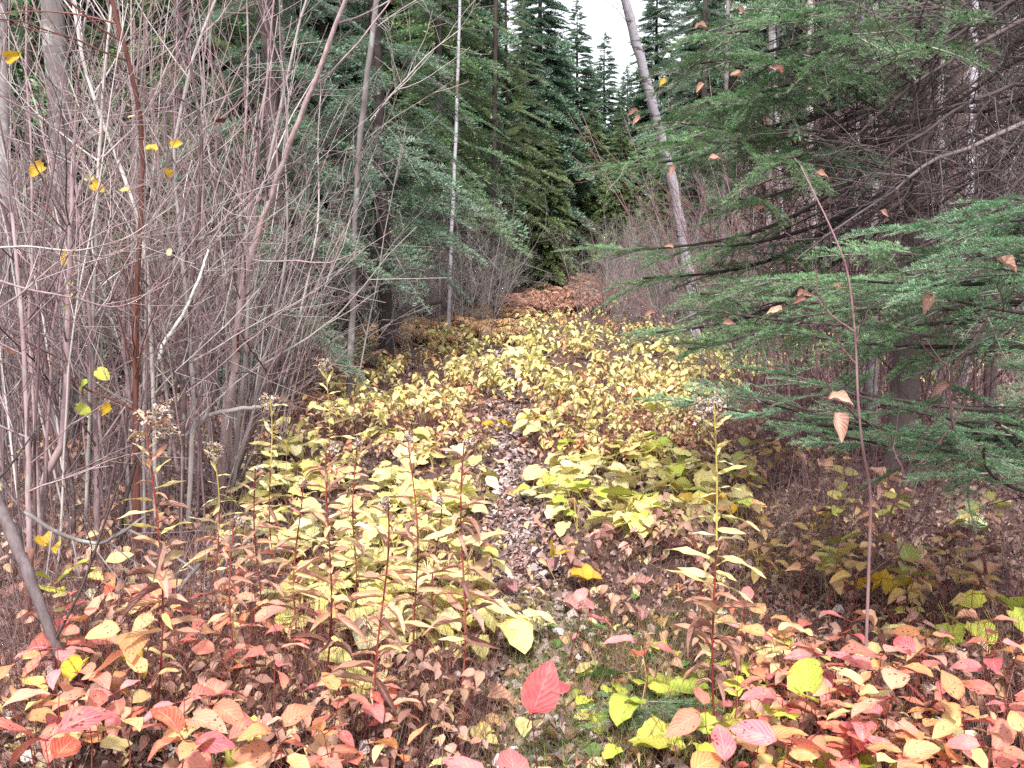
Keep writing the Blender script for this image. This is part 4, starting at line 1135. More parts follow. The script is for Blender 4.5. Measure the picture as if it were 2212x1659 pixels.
# bare sapling in front of the firs on the right, with its side shoots
def sapling():
    pts = [(1878, 1290, 3.1), (1878, 1200, 3.1), (1882, 1060, 3.05), (1862, 960, 3.0), (1853, 860, 3.0), (1848, 720, 3.0), (1832, 580, 3.0), (1790, 480, 3.05), (1730, 360, 3.1)]
    P = np.array([at(*p) for p in pts]); b = P[0].copy(); b[2] = float(gz(b[0], b[1])); P[0] = b
    o = thing("bare_sapling", tuple(b), "slender bare sapling in the right foreground crossing the fir boughs", "sapling")
    r = np.random.default_rng(9)
    g = Geo(); s = np.linspace(0, 1, len(P)); tt = np.linspace(0, 1, 30)
    Q = np.stack([np.interp(tt, s, P[:, k]) for k in range(3)], 1); Q[1:-1] = (Q[:-2] + 2 * Q[1:-1] + Q[2:]) / 4
    g.tube(Q - b, 0.0046 * (1 - 0.75 * tt) + 0.0009, 7); link("stalk", g.mesh("stalk", ['bark_purple']), o)
    for pp in [
        [(1856, 905, 3.0), (1800, 850, 2.95), (1765, 790, 2.95), (1757, 710, 2.95)],
        [(1850, 720, 3.0), (1800, 685, 3.0), (1770, 650, 3.0)],
        [(1852, 790, 3.0), (1818, 750, 3.0), (1796, 710, 3.0)],
        [(1850, 740, 3.0), (1862, 700, 3.0), (1880, 665, 3.0)],
        [(1880, 1220, 3.1), (1905, 1150, 3.0), (1955, 1030, 2.9), (1980, 970, 2.9), (2030, 880, 2.9), (2050, 800, 2.9)],
        [(2060, 930, 2.85), (2050, 860, 2.85), (2055, 790, 2.85), (2010, 770, 2.85), (1970, 720, 2.85)],
        [(1955, 1030, 2.9), (1935, 980, 2.9), (1925, 960, 2.9)],
        [(2030, 960, 2.85), (2065, 900, 2.85), (2100, 860, 2.85)],
        [(2055, 800, 2.85), (2110, 730, 2.85), (2150, 640, 2.85)],
        [(1882, 1240, 3.1), (1940, 1190, 3.0), (1985, 1130, 3.0), (2000, 1090, 3.0)],
    ]:
        g = Geo(); W = np.array([at(*p) for p in pp]); s = np.linspace(0, 1, len(W)); t2 = np.linspace(0, 1, 10)
        V = np.stack([np.interp(t2, s, W[:, k]) for k in range(3)], 1) + r.normal(0, 0.002, (10, 3))
        g.tube(V - b, 0.0032 * (1 - 0.7 * t2) + 0.0008, 5)
        for _ in range(4):
            i = int(r.integers(2, 10)); grow(g, V[i] - b, unit(V[i] - V[i - 1]) + r.normal(0, 0.6, 3), r.uniform(0.04, 0.16), 0.0018, 1, r, kids=5, sides=3, seg=.05, rmin=.0009)
        link("side_shoot", g.mesh("side_shoot", ['bark_purple']), o)
sapling()

# ------------------------------------------------------------------ ground cover (uncountable)
def lay(N_, sizes, mat, name, region=None, tilt=0.5, zr=(0.0, 0.03), seed=0, shapes=(('ovate', {}),), Yr=(1.9, 12), band=None, grow_y=0.08, wide=1.0, zfun=None, keep=None):
    """scatter small flat leaves on the ground as one mesh"""
    r = np.random.default_rng(seed)
    tm = []
    for i in range(5):
        sh, kw = shapes[i % len(shapes)]
        tm.append(small_tmpl(sh, seed * 10 + i, droop=r.uniform(0.2, 1.3), curl=r.uniform(0, 0.9), fold=r.uniform(0.1, 0.7), wav=0.08, **kw))
    if region is not None:
        P = sample_poly(region, N_, 0.0, r); P = np.array([(a, b) for a, b, _, _ in P])
        x, y = P[:, 0], P[:, 1]
    else:
        q = r.uniform(0, 1, N_)
        y = Yr[0] * (Yr[1] / Yr[0]) ** (q ** 0.85)
        x = r.uniform(-1, 1, N_) * (0.56 * y + 0.6) * wide
    if band is not None:
        x = path_x(y) + r.normal(0, band, N_)
    if keep is not None:
        k = keep(x, y, r); x = x[k]; y = y[k]
    n = len(x)
    z = gz(x, y) + r.uniform(zr[0], zr[1], n)
    s = r.uniform(sizes[0], sizes[1], n) * (1 + grow_y * np.maximum(0, y - 4))
    yaw = r.uniform(0, 6.28, n); p1 = r.normal(0, tilt, n); p2 = r.normal(0, tilt, n)
    c, q_ = np.cos(yaw), np.sin(yaw)
    X = np.stack([c * np.cos(p1), q_ * np.cos(p1), np.sin(p1)], 1)
    Yv = np.stack([-q_ * np.cos(p2), c * np.cos(p2), np.sin(p2)], 1)
    Z = np.cross(X, Yv)
    Ms = np.zeros((n, 4, 4)); Ms[:, :3, 0] = X * s[:, None]; Ms[:, :3, 1] = Yv * s[:, None] * r.uniform(0.7, 1.5, n)[:, None]; Ms[:, :3, 2] = Z * s[:, None]; Ms[:, :3, 3] = np.stack([x, y, z], 1); Ms[:, 3, 3] = 1
    g = Geo(); idx = r.integers(0, 5, n)
    for i in range(5): g.inst(tm[i], Ms[idx == i])
    o = link(name, g.mesh(name, [mat])); o['kind'] = 'stuff'
    return o

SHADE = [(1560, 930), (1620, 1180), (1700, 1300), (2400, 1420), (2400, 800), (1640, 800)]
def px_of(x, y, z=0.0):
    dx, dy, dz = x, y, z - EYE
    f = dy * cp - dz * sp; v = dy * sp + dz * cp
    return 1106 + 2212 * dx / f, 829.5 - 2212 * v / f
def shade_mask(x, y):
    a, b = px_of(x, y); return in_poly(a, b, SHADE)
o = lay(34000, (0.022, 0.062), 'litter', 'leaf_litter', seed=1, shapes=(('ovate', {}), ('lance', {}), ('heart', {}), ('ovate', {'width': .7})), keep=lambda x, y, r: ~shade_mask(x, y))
tag(o, "brown and pink fallen leaves covering the forest floor", "leaf litter")
o = lay(9000, (0.03, 0.075), 'litter_shade', 'shade_tinted_leaf_litter', region=SHADE, seed=2, grow_y=0.04)  # same leaf litter, with the fir shade put into its colour
tag(o, "dull leaves coloured darker for the shade under the firs at right", "leaf litter")
o = lay(7000, (0.018, 0.058), 'litter_trail', 'trodden_leaf_litter', seed=3, shapes=(('ovate', {}), ('lance', {}), ('ovate', {}), ('heart', {})), band=0.10, zr=(0.0, 0.02), tilt=0.4, Yr=(2.0, 20), grow_y=0.05)
tag(o, "small grey mauve leaf crumbs trodden into the path", "leaf litter")
o = lay(8000, (0.05, 0.12), 'litter', 'far_leaf_litter', seed=4, Yr=(9, 30), wide=1.1, grow_y=0.0)
tag(o, "brown leaves on the far forest floor", "leaf litter")
o = lay(2600, (0.035, 0.085), 'tan', 'pink_leaf_litter', seed=15, Yr=(2.2, 12), keep=lambda x, y, r: ~shade_mask(x, y), zr=(0.01, .05))
tag(o, "larger pinkish tan leaves lying over the brown litter", "leaf litter")
o = lay(2600, (0.03, 0.075), 'cream', 'yellow_leaf_litter', seed=5, Yr=(2.2, 16), keep=lambda x, y, r: ~shade_mask(x, y))
tag(o, "pale yellow leaves dropped among the brown litter", "leaf litter")

def stalks(N_, name, mat, region=None, h=(0.08, 0.35), rad=0.0012, flat=0.5, seed=0, Yr=(2, 12), label="", cat="stalks", segs=3, keep=None, blade=False, curve=0.25):
    r = np.random.default_rng(seed)
    if region is not None:
        P = np.array([(a, b) for a, b, _, _ in sample_poly(region, N_, 0.0, r)]); x, y = P[:, 0], P[:, 1]
    else:
        y = Yr[0] * (Yr[1] / Yr[0]) ** (r.uniform(0, 1, N_) ** 0.85); x = r.uniform(-1, 1, N_) * (0.56 * y + 0.5)
    if keep is not None:
        k = keep(x, y, r); x = x[k]; y = y[k]
    n = len(x)
    z = gz(x, y)
    tilt = np.abs(r.normal(0, flat, n)); tilt = np.clip(tilt, 0, 1.45); a = r.uniform(0, 6.28, n)
    L = r.uniform(h[0], h[1], n)
    D = np.stack([np.cos(a) * np.sin(tilt), np.sin(a) * np.sin(tilt), np.cos(tilt)], 1)
    bend = r.normal(0, curve, (n, 3)); bend[:, 2] = -np.abs(bend[:, 2]) * 0.6
    rd = rad * (0.7 + 0.06 * y) * r.uniform(0.6, 1.5, n)
    P0 = np.stack([x, y, z], 1)
    sd = 3; t = np.linspace(0, 1, segs + 1)
    C = P0[:, None] + D[:, None] * (L[:, None] * t[None])[..., None] + bend[:, None] * (L[:, None] * t[None] ** 2)[..., None] * 0.6
    C[:, :, 2] = np.maximum(C[:, :, 2], gz(C[:, :, 0], C[:, :, 1]) + 0.004)
    A = np.cross(D, r.normal(0, 1, (n, 3))); A /= np.linalg.norm(A, axis=1)[:, None]; B = np.cross(D, A)
    if blade: B = B * 0.15
    th = np.arange(sd) * 2 * math.pi / sd
    tap = (1 - 0.75 * t)
    V = C[:, :, None] + (rd[:, None] * tap[None])[:, :, None, None] * (np.cos(th)[None, None, :, None] * A[:, None, None] + np.sin(th)[None, None, :, None] * B[:, None, None])
    k = segs + 1
    V = V.reshape(-1, 3)
    F = []
    for i in range(segs):
        for j in range(sd):
            p_ = i * sd + j; q_ = i * sd + (j + 1) % sd
            F += [(p_, q_, q_ + sd), (p_, q_ + sd, p_ + sd)]
    F = np.array(F); FF = (F[None] + (np.arange(n) * k * sd)[:, None, None]).reshape(-1, 3)
    g = Geo(); g.add(V, FF)
    o = link(name, g.mesh(name, [mat])); o['kind'] = 'stuff'; tag(o, label, cat)
    return o
stalks(9000, "dry_stalks", 'twig_brown', h=(0.06, 0.30), flat=0.75, seed=1, Yr=(2, 13), label="tangle of thin reddish dry stalks across the clearing floor", keep=lambda x, y, r: (np.abs(x - path_x(y)) > 0.16))
stalks(3500, "red_brown_stalks", 'twig_brown', region=[(640, 840), (1050, 800), (1050, 960), (560, 980)], h=(0.12, 0.32), flat=0.35, seed=2, label="dense red brown dead stalks left of the path")
stalks(3800, "red_brown_stalks", 'twig_brown', region=[(1140, 800), (1620, 800), (1640, 960), (1160, 980)], h=(0.12, 0.36), flat=0.35, seed=3, label="dense red brown dead stalks right of the path")
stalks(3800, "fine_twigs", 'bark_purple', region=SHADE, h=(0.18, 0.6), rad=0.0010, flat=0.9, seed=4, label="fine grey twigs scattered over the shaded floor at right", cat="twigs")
stalks(2600, "fine_twigs", 'bark_mauve', region=[(-100, 1000), (560, 980), (560, 1400), (-100, 1500)], h=(0.10, 0.5), rad=0.0013, flat=0.9, seed=5, label="fine mauve twigs on the floor below the left thicket", cat="twigs")
stalks(5200, "straw_stalks", 'twig_brown', region=[(-40, 1180), (1060, 1180), (1080, 1659), (-40, 1659)], h=(0.08, 0.34), rad=0.0011, flat=0.6, seed=26, label="pinkish brown dry straw between the coloured leaves at lower left", cat="stalks", curve=.5)
stalks(2600, "straw_stalks", 'twig_brown', region=[(1240, 1180), (2260, 1280), (2260, 1659), (1240, 1659)], h=(0.08, 0.30), rad=0.0011, flat=0.7, seed=27, label="brown dry straw between the coloured leaves at lower right", cat="stalks", curve=.5)
stalks(150, "red_stalks", 'twig_red', region=[(60, 1350), (1000, 1380), (1020, 1640), (60, 1640)], h=(0.25, 0.55), rad=0.0014, flat=0.10, seed=16, label="thin upright red stalks among the leaves at lower left")
stalks(90, "red_stalks", 'twig_red', region=[(1560, 1400), (2230, 1420), (2230, 1640), (1560, 1640)], h=(0.2, 0.42), rad=0.0013, flat=0.3, seed=17, label="thin dark red stalks among the leaves at lower right")
GR = [(1120, 1260), (1240, 1330), (1640, 1350), (1700, 1659), (1050, 1659), (1100, 1450)]
stalks(5200, "grass", 'grass_green', region=GR, h=(0.04, 0.16), rad=0.0013, flat=0.8, seed=6, label="short green and straw grass beside the path in the foreground", cat="grass", blade=True)
stalks(3000, "grass", 'grass_tan', h=(0.06, 0.26), rad=0.0013, flat=0.85, seed=7, Yr=(2.1, 7), label="dry straw coloured grass blades lying through the litter", cat="grass", blade=True)
stalks(420, "grass", 'grass_tan', region=[(1500, 1050), (1900, 1150), (1850, 1350), (1560, 1350)], h=(0.2, 0.45), rad=0.0012, flat=0.6, seed=8, label="long arching straw blades at the shade's edge on the right", cat="grass", blade=True, curve=0.8)

# ------------------------------------------------------------------ plants
def leaf_child(parent, kind, p, d, s, r, roll=0.0, up=(0, 0, 1), name="leaf", w=1.0):
    me = LF[kind][int(r.integers(len(LF[kind])))]
    return link(name, me, parent, frame(p, d, up=up, s=s, sy=s * w, roll=roll))

# goldenrods: px/py of top, of foot
GOLD = [
    (330, 880, 342, 1640, 1, "tall goldenrod with a wide fluffy head at lower left, red stalk", 34),
    (515, 1120, 500, 1560, 0, "short goldenrod with greenish tip between the first and second tall ones", 22),
    (582, 860, 595, 1260, 2, "yellow green goldenrod in front of the thicket's right foot", 26),
    (702, 780, 706, 1180, 2, "tall pale goldenrod at the left margin of the clearing", 28),
    (716, 960, 700, 1520, 0, "goldenrod with pinkish withered leaves left of centre", 28),
    (775, 950, 768, 1300, 0, "slim goldenrod standing among the yellow aster leaves", 22),
    (832, 1080, 815, 1640, 0, "red stalked goldenrod in the foreground left of centre", 26),
    (884, 945, 896, 1440, 0, "goldenrod with a red bud tip and straight red stalk", 28),
    (1012, 950, 990, 1540, 0, "goldenrod nearest the path on its left side", 30),
    (655, 1040, 640, 1440, 0, "goldenrod half hidden by the pinkish withered one", 24),
    (1530, 870, 1552, 1640, 3, "tall goldenrod with bright yellow upper leaves right of the path", 40),
    (1500, 1150, 1510, 1420, 4, "withered goldenrod with curling grey leaves beside the bright one", 16),
    (560, 1010, 560, 1380, 0, "goldenrod with sparse leaves behind the short one", 20),
    (950, 1080, 940, 1400, 0, "low goldenrod between the two straight red stalked ones", 18),
    (460, 960, 470, 1330, 2, "goldenrod with a small seed head in the thicket's shadow edge", 20),
]
def goldenrod(i, tx, ty, fx, fy, typ, label, nl):
    nl = int(nl * 1.35)
    r = np.random.default_rng(700 + i)
    f = gnd(fx, fy); b = np.array([f[0], f[1], float(gz(f[0], f[1]))])
    top = at(tx, ty, f[1] - 0.05)
    o = thing("goldenrod", tuple(b), label, "plant")
    t = np.linspace(0, 1, 12)
    P = b + (top - b) * t[:, None]; P[:, 0] += 0.03 * np.sin(t * 4 + i * 1.7) * t * (1.2 - t) * 2; P[:, 1] += 0.02 * np.sin(t * 5 + i * 2.3) * t * (1.1 - t); P[-3:, 1] -= np.array([0.005, 0.015, 0.03])
    g = Geo(); g.tube(P[:8] - b, 0.0034 - 0.0010 * t[:8], 6, 0); g.tube(P[7:] - b, 0.0028 - 0.0016 * (t[7:] - t[7]), 5, 1)
    link("stalk", g.mesh("stalk", ['twig_red', 'stalk_yellow' if typ in (2, 3) else 'twig_red']), o)
    H = np.linalg.norm(top - b)
    for k in range(nl):
        q = 0.22 + 0.76 * (k + r.uniform(0, 0.8)) / nl
        i0 = min(10, int(q * 11)); ff = q * 11 - i0
        p = P[i0] * (1 - ff) + P[i0 + 1] * ff - b
        a = k * 2.399 + r.normal(0, 0.3)
        el = r.uniform(-0.15, 0.55) if q < 0.8 else r.uniform(0.3, 1.0)
        d = np.array([math.cos(a) * math.cos(el), math.sin(a) * math.cos(el), math.sin(el)])
        s = (0.125 if q < 0.75 else 0.085) * r.uniform(0.55, 1.25) * min(1.15, H / 0.75) * (1.25 - 0.5 * q)
        if q < 0.30 or typ == 4: kd = 'lance_b'; s *= .75
        elif typ in (2, 3) and q > 0.5: kd = 'lance_y'
        else: kd = 'lance' if r.uniform() < 0.6 else ('lance_y' if r.uniform() < .55 else 'lance_b')
        leaf_child(o, kd, p, d, s, r, roll=r.normal(0, 0.5))
    if typ in (1, 2, 3, 0):
        # seed head: arching sprays of tiny fluffy florets
        g = Geo()
        sz = {1: 0.075, 2: 0.042, 3: 0.05, 0: 0.015}[typ]
        for k in range(int(26 if typ else 8)):
            a = r.uniform(0, 6.28); d = np.array([math.cos(a) * .8, math.sin(a) * .8, r.uniform(0.1, 0.9)])
            q0 = top - b - np.array([0, 0, sz * r.uniform(0, 1.3)])
            tt = np.linspace(0, 1, 5)
            B = q0 + unit(d) * sz * r.uniform(0.6, 1.2) * tt[:, None]; B[:, 2] -= 0.35 * sz * tt ** 2
            g.tube(B, 0.0008, 3, 1)
            for e in range(14):
                c = B[int(r.integers(1, 5))] + r.normal(0, 0.004, 3)
                v = c + r.normal(0, 0.0035, (4, 3)); g.add(v, [(0, 1, 2), (0, 2, 3), (1, 2, 3)], None, 0)
        link("seed_head", g.mesh("seed_head", ['fluff' if typ != 3 else 'fluff', 'stalk_yellow']), o)
    return o
for i, a in enumerate(GOLD): goldenrod(i, *a)

# leafy seedlings with coloured leaves: (px,py of crown, kind, n leaves, leaf size m)
def seedling(px, py, kind, n, s, label, group=None, h=0.30, seed=0, name="dogwood_seedling", droop=0.0, mix=None, cat="plant"):
    r = np.random.default_rng(3000 + seed)
    c = gnd(px, py, h)
    x, y = c[0] + r.normal(0, 0.02), c[1] + r.uniform(-0.03, 0.05)
    b = np.array([x, y, float(gz(x, y))])
    o = thing(name, tuple(b), label, cat, group)
    T = c - b; T[2] = h
    t = np.linspace(0, 1, 7)
    P = T[None] * t[:, None] + np.stack([0.02 * np.sin(t * 3 + seed), 0.015 * np.sin(t * 4), 0 * t], 1) * np.sin(np.pi * t)[:, None]
    g = Geo(); g.tube(P, 0.0026 - 0.0014 * t, 5)
    pr = (n + 1) // 2
    L = []
    for k in range(n):
        tier = k // 2
        q = 1.0 - 0.17 * tier
        i0 = min(5, int(q * 6 - 1e-6)); ff = q * 6 - i0
        p = P[i0] * (1 - ff) + P[i0 + 1] * ff
        a = (k % 2) * math.pi + tier * 1.57 + r.normal(0, 0.35) + seed
        el = r.uniform(-0.45, 0.35) - droop + (0.35 if tier == 0 else 0)
        d = np.array([math.cos(a) * math.cos(el), math.sin(a) * math.cos(el), math.sin(el)])
        g.tube([p, p + d * 0.02], [0.0014, 0.001], 3)
        kd = kind if (mix is None or r.uniform() > 0.3) else mix[int(r.integers(len(mix)))]
        L.append((kd, p + d * s * 0.2, d, s * r.uniform(0.75, 1.2)))
    link("stalk", g.mesh("stalk", ['twig_red']), o)
    for kd, p, d, ss in L:
        leaf_child(o, kd, p, d, ss, r, roll=r.normal(0, 0.35))
    return o

PK = [ # right foreground
    (1690, 1375, 'rose', 8, .125, "seedling with broad rose pink star of leaves nearest the shade at right"),
    (1610, 1290, 'pink', 4, .10, "seedling holding two upright salmon leaves behind the rose star"),
    (1655, 1320, 'peach', 4, .10, "orange peach seedling right behind the rose star"),
    (1840, 1335, 'pink', 5, .105, "seedling with two level pink leaves above a dark orange one"),
    (1905, 1395, 'rose', 6, .12, "seedling with long horizontal rose leaves"),
    (1990, 1400, 'rose', 4, .11, "seedling with one upright magenta pink leaf"),
    (1850, 1420, 'pink', 6, .10, "pink seedling between the rose star and the long leaved one"),
    (1925, 1480, 'pink', 8, .135, "seedling with big hanging salmon leaves at right"),
    (1855, 1470, 'peach', 5, .09, "small round leaved peach seedling with brown spots"),
    (2150, 1395, 'rose', 6, .10, "rose leaved seedling close to the right edge"),
    (2200, 1400, 'peach', 5, .11, "peach seedling cut by the right edge"),
    (2080, 1500, 'peach', 7, .11, "seedling with spread peach and pink leaves at right"),
    (2170, 1490, 'pink', 6, .11, "pink seedling in the right corner, upper one"),
    (1990, 1545, 'peach', 8, .10, "peach seedling with many small pointed leaves"),
    (1745, 1500, 'lime', 3, .105, "seedling with one large lime yellow leaf under the rose star"),
    (1700, 1600, 'rose', 7, .12, "rose seedling with upright folded leaves near the bottom"),
    (1640, 1590, 'peach', 5, .10, "pale peach seedling left of the upright rose one"),
    (1570, 1640, 'rose', 4, .10, "curled rose seedling at the bottom edge beside the tall goldenrod"),
    (1790, 1630, 'peach', 6, .10, "peach seedling at the bottom between rose and orange ones"),
    (1935, 1625, 'peach', 8, .11, "orange and peach seedling at the bottom right"),
    (2050, 1610, 'peach', 8, .11, "pale orange seedling low in the right corner"),
    (2140, 1590, 'pink', 6, .11, "pink orange seedling in the right corner, lower one"),
    (2190, 1650, 'pink', 6, .12, "seedling filling the extreme bottom right corner"),
    (1850, 1560, 'pink', 6, .10, "seedling with small rounded salmon leaves in the right foreground"),
    (1800, 1420, 'peach', 5, .09, "small peach seedling beside the dark orange leaf"),
    (2030, 1450, 'peach', 5, .10, "thin peach seedling behind the spread leaved one"),
    (1525, 1520, 'pink', 3, .11, "two salmon leaves on a short stalk against the tall goldenrod"),
    (1700, 1440, 'pink', 5, .10, "low pink seedling underneath the rose star"),
    (1770, 1390, 'rose', 4, .11, "rose seedling right of the rose star"),
    # left foreground
    (215, 1215, 'peach', 5, .12, "peach seedling with a long leaf at the thicket's foot"),
    (262, 1275, 'pink', 7, .12, "salmon seedling in front of the peach one at the thicket's foot"),
    (105, 1190, 'gold', 2, .09, "seedling with a small golden leaf beside the leaning log"),
    (120, 1275, 'lime', 3, .13, "seedling with blotched yellow leaf left of the salmon one"),
    (345, 1262, 'pink', 5, .11, "pink seedling close to the tall fluffy goldenrod"),
    (345, 1305, 'peach', 4, .10, "small peach seedling below the pink one by the tall goldenrod"),
    (130, 1355, 'pink', 6, .12, "salmon seedling over the leaning log"),
    (185, 1375, 'pink', 5, .12, "seedling with a drooping orange pink leaf right of the log"),
    (285, 1395, 'peach', 5, .14, "seedling with two big peach leaves at left"),
    (125, 1425, 'rose', 6, .10, "rose whorl of leaves on the leaning log"),
    (35, 1450, 'peach', 4, .11, "thin peach leaves at the left edge"),
    (205, 1500, 'pink', 5, .12, "broad pale pink seedling lower left"),
    (130, 1540, 'pink', 6, .12, "salmon pair of leaves left of the pale pink seedling"),
    (190, 1580, 'peach', 5, .11, "upright orange leaved seedling at lower left"),
    (265, 1590, 'pink', 3, .11, "single level pink leaf with a hole at lower left"),
    (100, 1640, 'pink', 7, .14, "large orange pink seedling at the bottom left corner"),
    (400, 1545, 'pink', 5, .12, "salmon seedling beside the red stalk at bottom left"),
    (455, 1545, 'pink', 5, .11, "salmon seedling right of the red stalk at bottom left"),
    (400, 1635, 'rose', 6, .13, "drooping red orange leaves at the bottom left edge"),
    (475, 1640, 'pink', 4, .13, "orange red curled leaf pair at the bottom left edge"),
    (20, 1550, 'peach', 4, .10, "peach seedling low at the left edge"),
    (470, 1170, 'pink', 4, .10, "pink seedling at the thicket's right foot"),
    (540, 1185, 'pink', 3, .10, "single upright pink leaf behind the short goldenrod"),
    (460, 1275, 'pink', 6, .10, "pink seedling left of the short goldenrod"),
    (560, 1290, 'peach', 5, .10, "pale peach seedling right of the short goldenrod"),
    (590, 1405, 'pink', 4, .10, "spotted salmon leaf behind the withered goldenrod"),
    (470, 1390, 'peach', 5, .10, "peach seedling with narrow leaves at centre left"),
    (440, 1340, 'pink', 5, .11, "pink seedling over the grey stick"),
    (540, 1370, 'pink', 5, .10, "soft pink seedling beside the grey stick end"),
    (705, 1300, 'pink', 4, .10, "pink leaves half hidden among yellow asters"),
    (735, 1495, 'pink', 5, .10, "salmon seedling in front of the withered goldenrod"),
    (790, 1480, 'pink', 4, .11, "salmon seedling right of the withered goldenrod"),
    (600, 1600, 'peach', 4, .10, "peach seedling at the bottom left of centre"),
    (700, 1590, 'pink', 4, .09, "dusty pink seedling at the bottom beside red stalks"),
    (870, 1590, 'peach', 4, .10, "pale peach leaf pair at the bottom, left of the path"),
    (1110, 1640, 'red', 5, .14, "crimson seedling at the bottom edge left of the path"),
    (1060, 1645, 'rose', 4, .12, "rose red seedling touching the bottom edge"),
    (330, 1500, 'peach', 4, .09, "tiny peach seedling between the two bottom left clumps"),
    (1480, 1640, 'peach', 4, .11, "long pale leaf seedling at the bottom right of the path"),
    (1250, 1290, 'rose', 3, .11, "dusky rose leaf pair on the path's right side"),
    (1390, 1370, 'pink', 3, .12, "dull pink leaf over a big green one right of the path"),
]
for i, (px, py, kd, n, s, lab) in enumerate(PK):
    mixes = {'pink': ['peach', 'rose', 'pink'], 'rose': ['pink', 'pink'], 'peach': ['pink', 'peach', 'cream'], 'lime': ['lime'], 'gold': ['gold'], 'red': ['rose']}
    seedling(px, py, kd, n, s * .97, lab, h=(0.24 + 0.12 * ((i * 37) % 10) / 10) * (1.0 if py > 1330 else 0.8), seed=i, mix=mixes[kd])

r = np.random.default_rng(66)
for i in range(95):
    if 18 < i < 45: continue
    if i < 45: px, py = r.uniform(20, 900), r.uniform(1230, 1650)
    else: px, py = r.uniform(1580, 2215), r.uniform(1340, 1655)
    if i < 45 and px > 650 and py < 1420: px -= 400
    kd = ['pink', 'peach', 'rose', 'pink', 'peach', 'cream'][int(r.integers(6))]
    seedling(px, py, kd, int(r.integers(3, 7)), r.uniform(.055, .10), {'pink': 'small salmon leaved', 'peach': 'small peach leaved', 'rose': 'small rose leaved', 'cream': 'small pale leaved'}[kd] + " seedling among the coloured ones at " + ("left" if i < 45 else "right"), "small seedlings in the foreground " + ("left" if i < 45 else "right"), h=r.uniform(.12, .3), seed=1200 + i, mix=['peach', 'pink', 'tan'] if kd != 'rose' else ['pink'])
# the single red leaf by the path
r = np.random.default_rng(1)
c = at(1180, 1490, 2.75)
b = np.array([c[0] - 0.02, c[1] + 0.02, 0]); b[2] = float(gz(b[0], b[1]))
o = thing("dogwood_seedling", tuple(b), "seedling with one large crimson leaf standing over the path", "plant")
cc = at(1148, 1545, 2.75)
g = Geo(); g.tube([np.zeros(3), (cc - b) * 0.5 + [0.004, 0, 0], cc - b], [0.0028, 0.0024, 0.0016], 5); link("stalk", g.mesh("stalk", ['twig_brown']), o)
link("leaf", LF['red'][0], o, frame(cc - b, at(1195, 1425, 2.78) - cc, up=(0.1, -1, 0.35), s=0.165, sy=0.20))
link("leaf", LF['red'][1], o, frame(at(1190, 1495, 2.76) - b, at(1240, 1470, 2.8) - at(1190, 1495, 2.76), up=(0, -0.5, 0.8), s=0.075))

c = at(528, 1680, 2.72); b = np.array([c[0], c[1] + .02, float(gz(c[0], c[1]))])
o = thing("broadleaf_plant", tuple(b), "big yellow green leaf standing up at the bottom edge", "plant")
g = Geo(); g.tube([np.zeros(3), (c - b) * .6, c - b], [.003, .0025, .002], 5); link("stalk", g.mesh("stalk", ['stalk_yellow']), o)
link("leaf", LF['lime'][1], o, frame(c - b, at(545, 1570, 2.78) - c, up=(.15, -1, .3), s=.17, sy=.14))
link("leaf", LF['yellow'][2], o, frame(c - b + [-.09, 0, 0], (-.5, -.2, .8), up=(0, -1, .5), s=.1))
r = np.random.default_rng(91)
for i, (px, py, kd, s_, lab) in enumerate([(1270, 1250, 'mauve', .13, "large dull mauve leaf on the path's right side"), (1220, 1290, 'mauve', .12, "mauve brown leaf lying closest to the path"), (1330, 1170, 'mauve', .13, "long mauve leaf behind the golden standing leaf"), (1300, 1140, 'mauve', .12, "brown mauve leaf below the right aster patch"),
    (1420, 1160, 'tan', .13, "pinkish tan leaf right of the long mauve one"), (1370, 1270, 'mauve', .10, "mauve leaf beside the tiny green plants"), (1440, 1210, 'mauve', .11, "mauve leaf near the withered goldenrod"), (1250, 1180, 'tan', .10, "tan leaf between path and long mauve leaf"),
    (1480, 1130, 'tan', .12, "pale leaf under the right aster patch edge"), (1385, 1330, 'mauve', .12, "dusky leaf over the big light green one"), (1050, 1490, 'tan', .12, "grey tan leaf lying left of the crimson leaf"), (1020, 1545, 'cream', .12, "bleached leaf beside the goldenrod nearest the path"), (930, 1510, 'mauve', .11, "mauve leaf at the foot of the red budded goldenrod"),
    (850, 1500, 'mauve', .12, "crumpled mauve leaf among straw left of the path"), (960, 1500, 'ochre', .09, "ochre leaf left of the grey tan one"), (1520, 1260, 'tan', .12, "curled tan leaf under the tall bright goldenrod")]):
    p = gnd(px, py, .05)
    o = link("fallen_leaf", LF[kd][i % len(LF[kd])], None, frame((p[0], p[1], float(gz(p[0], p[1])) + .05), (r.normal(0, 1), r.normal(0, .7), r.normal(0, .2)), up=(r.normal(0, .2), -.35, 1), s=s_))
    tag(o, lab, "leaf")
# yellow big-leaf asters ---------------------------------------------------------
ZA = [(540, 1010), (700, 960), (900, 930), (1050, 960), (1060, 1080), (1075, 1330), (960, 1400), (800, 1330), (640, 1300), (520, 1200), (500, 1080)]
ZB = [(1160, 880), (1400, 870), (1560, 950), (1560, 1090), (1440, 1140), (1240, 1130), (1150, 1030)]
ZC = [(560, 900), (1040, 900), (1060, 960), (560, 1010)]
ZD = [(780, 720), (900, 700), (1130, 690), (1110, 780), (1050, 860), (700, 880), (730, 800)]
ZE = [(1130, 660), (1180, 640), (1300, 640), (1400, 690), (1560, 740), (1640, 760), (1600, 820), (1440, 860), (1150, 850), (1120, 760)]

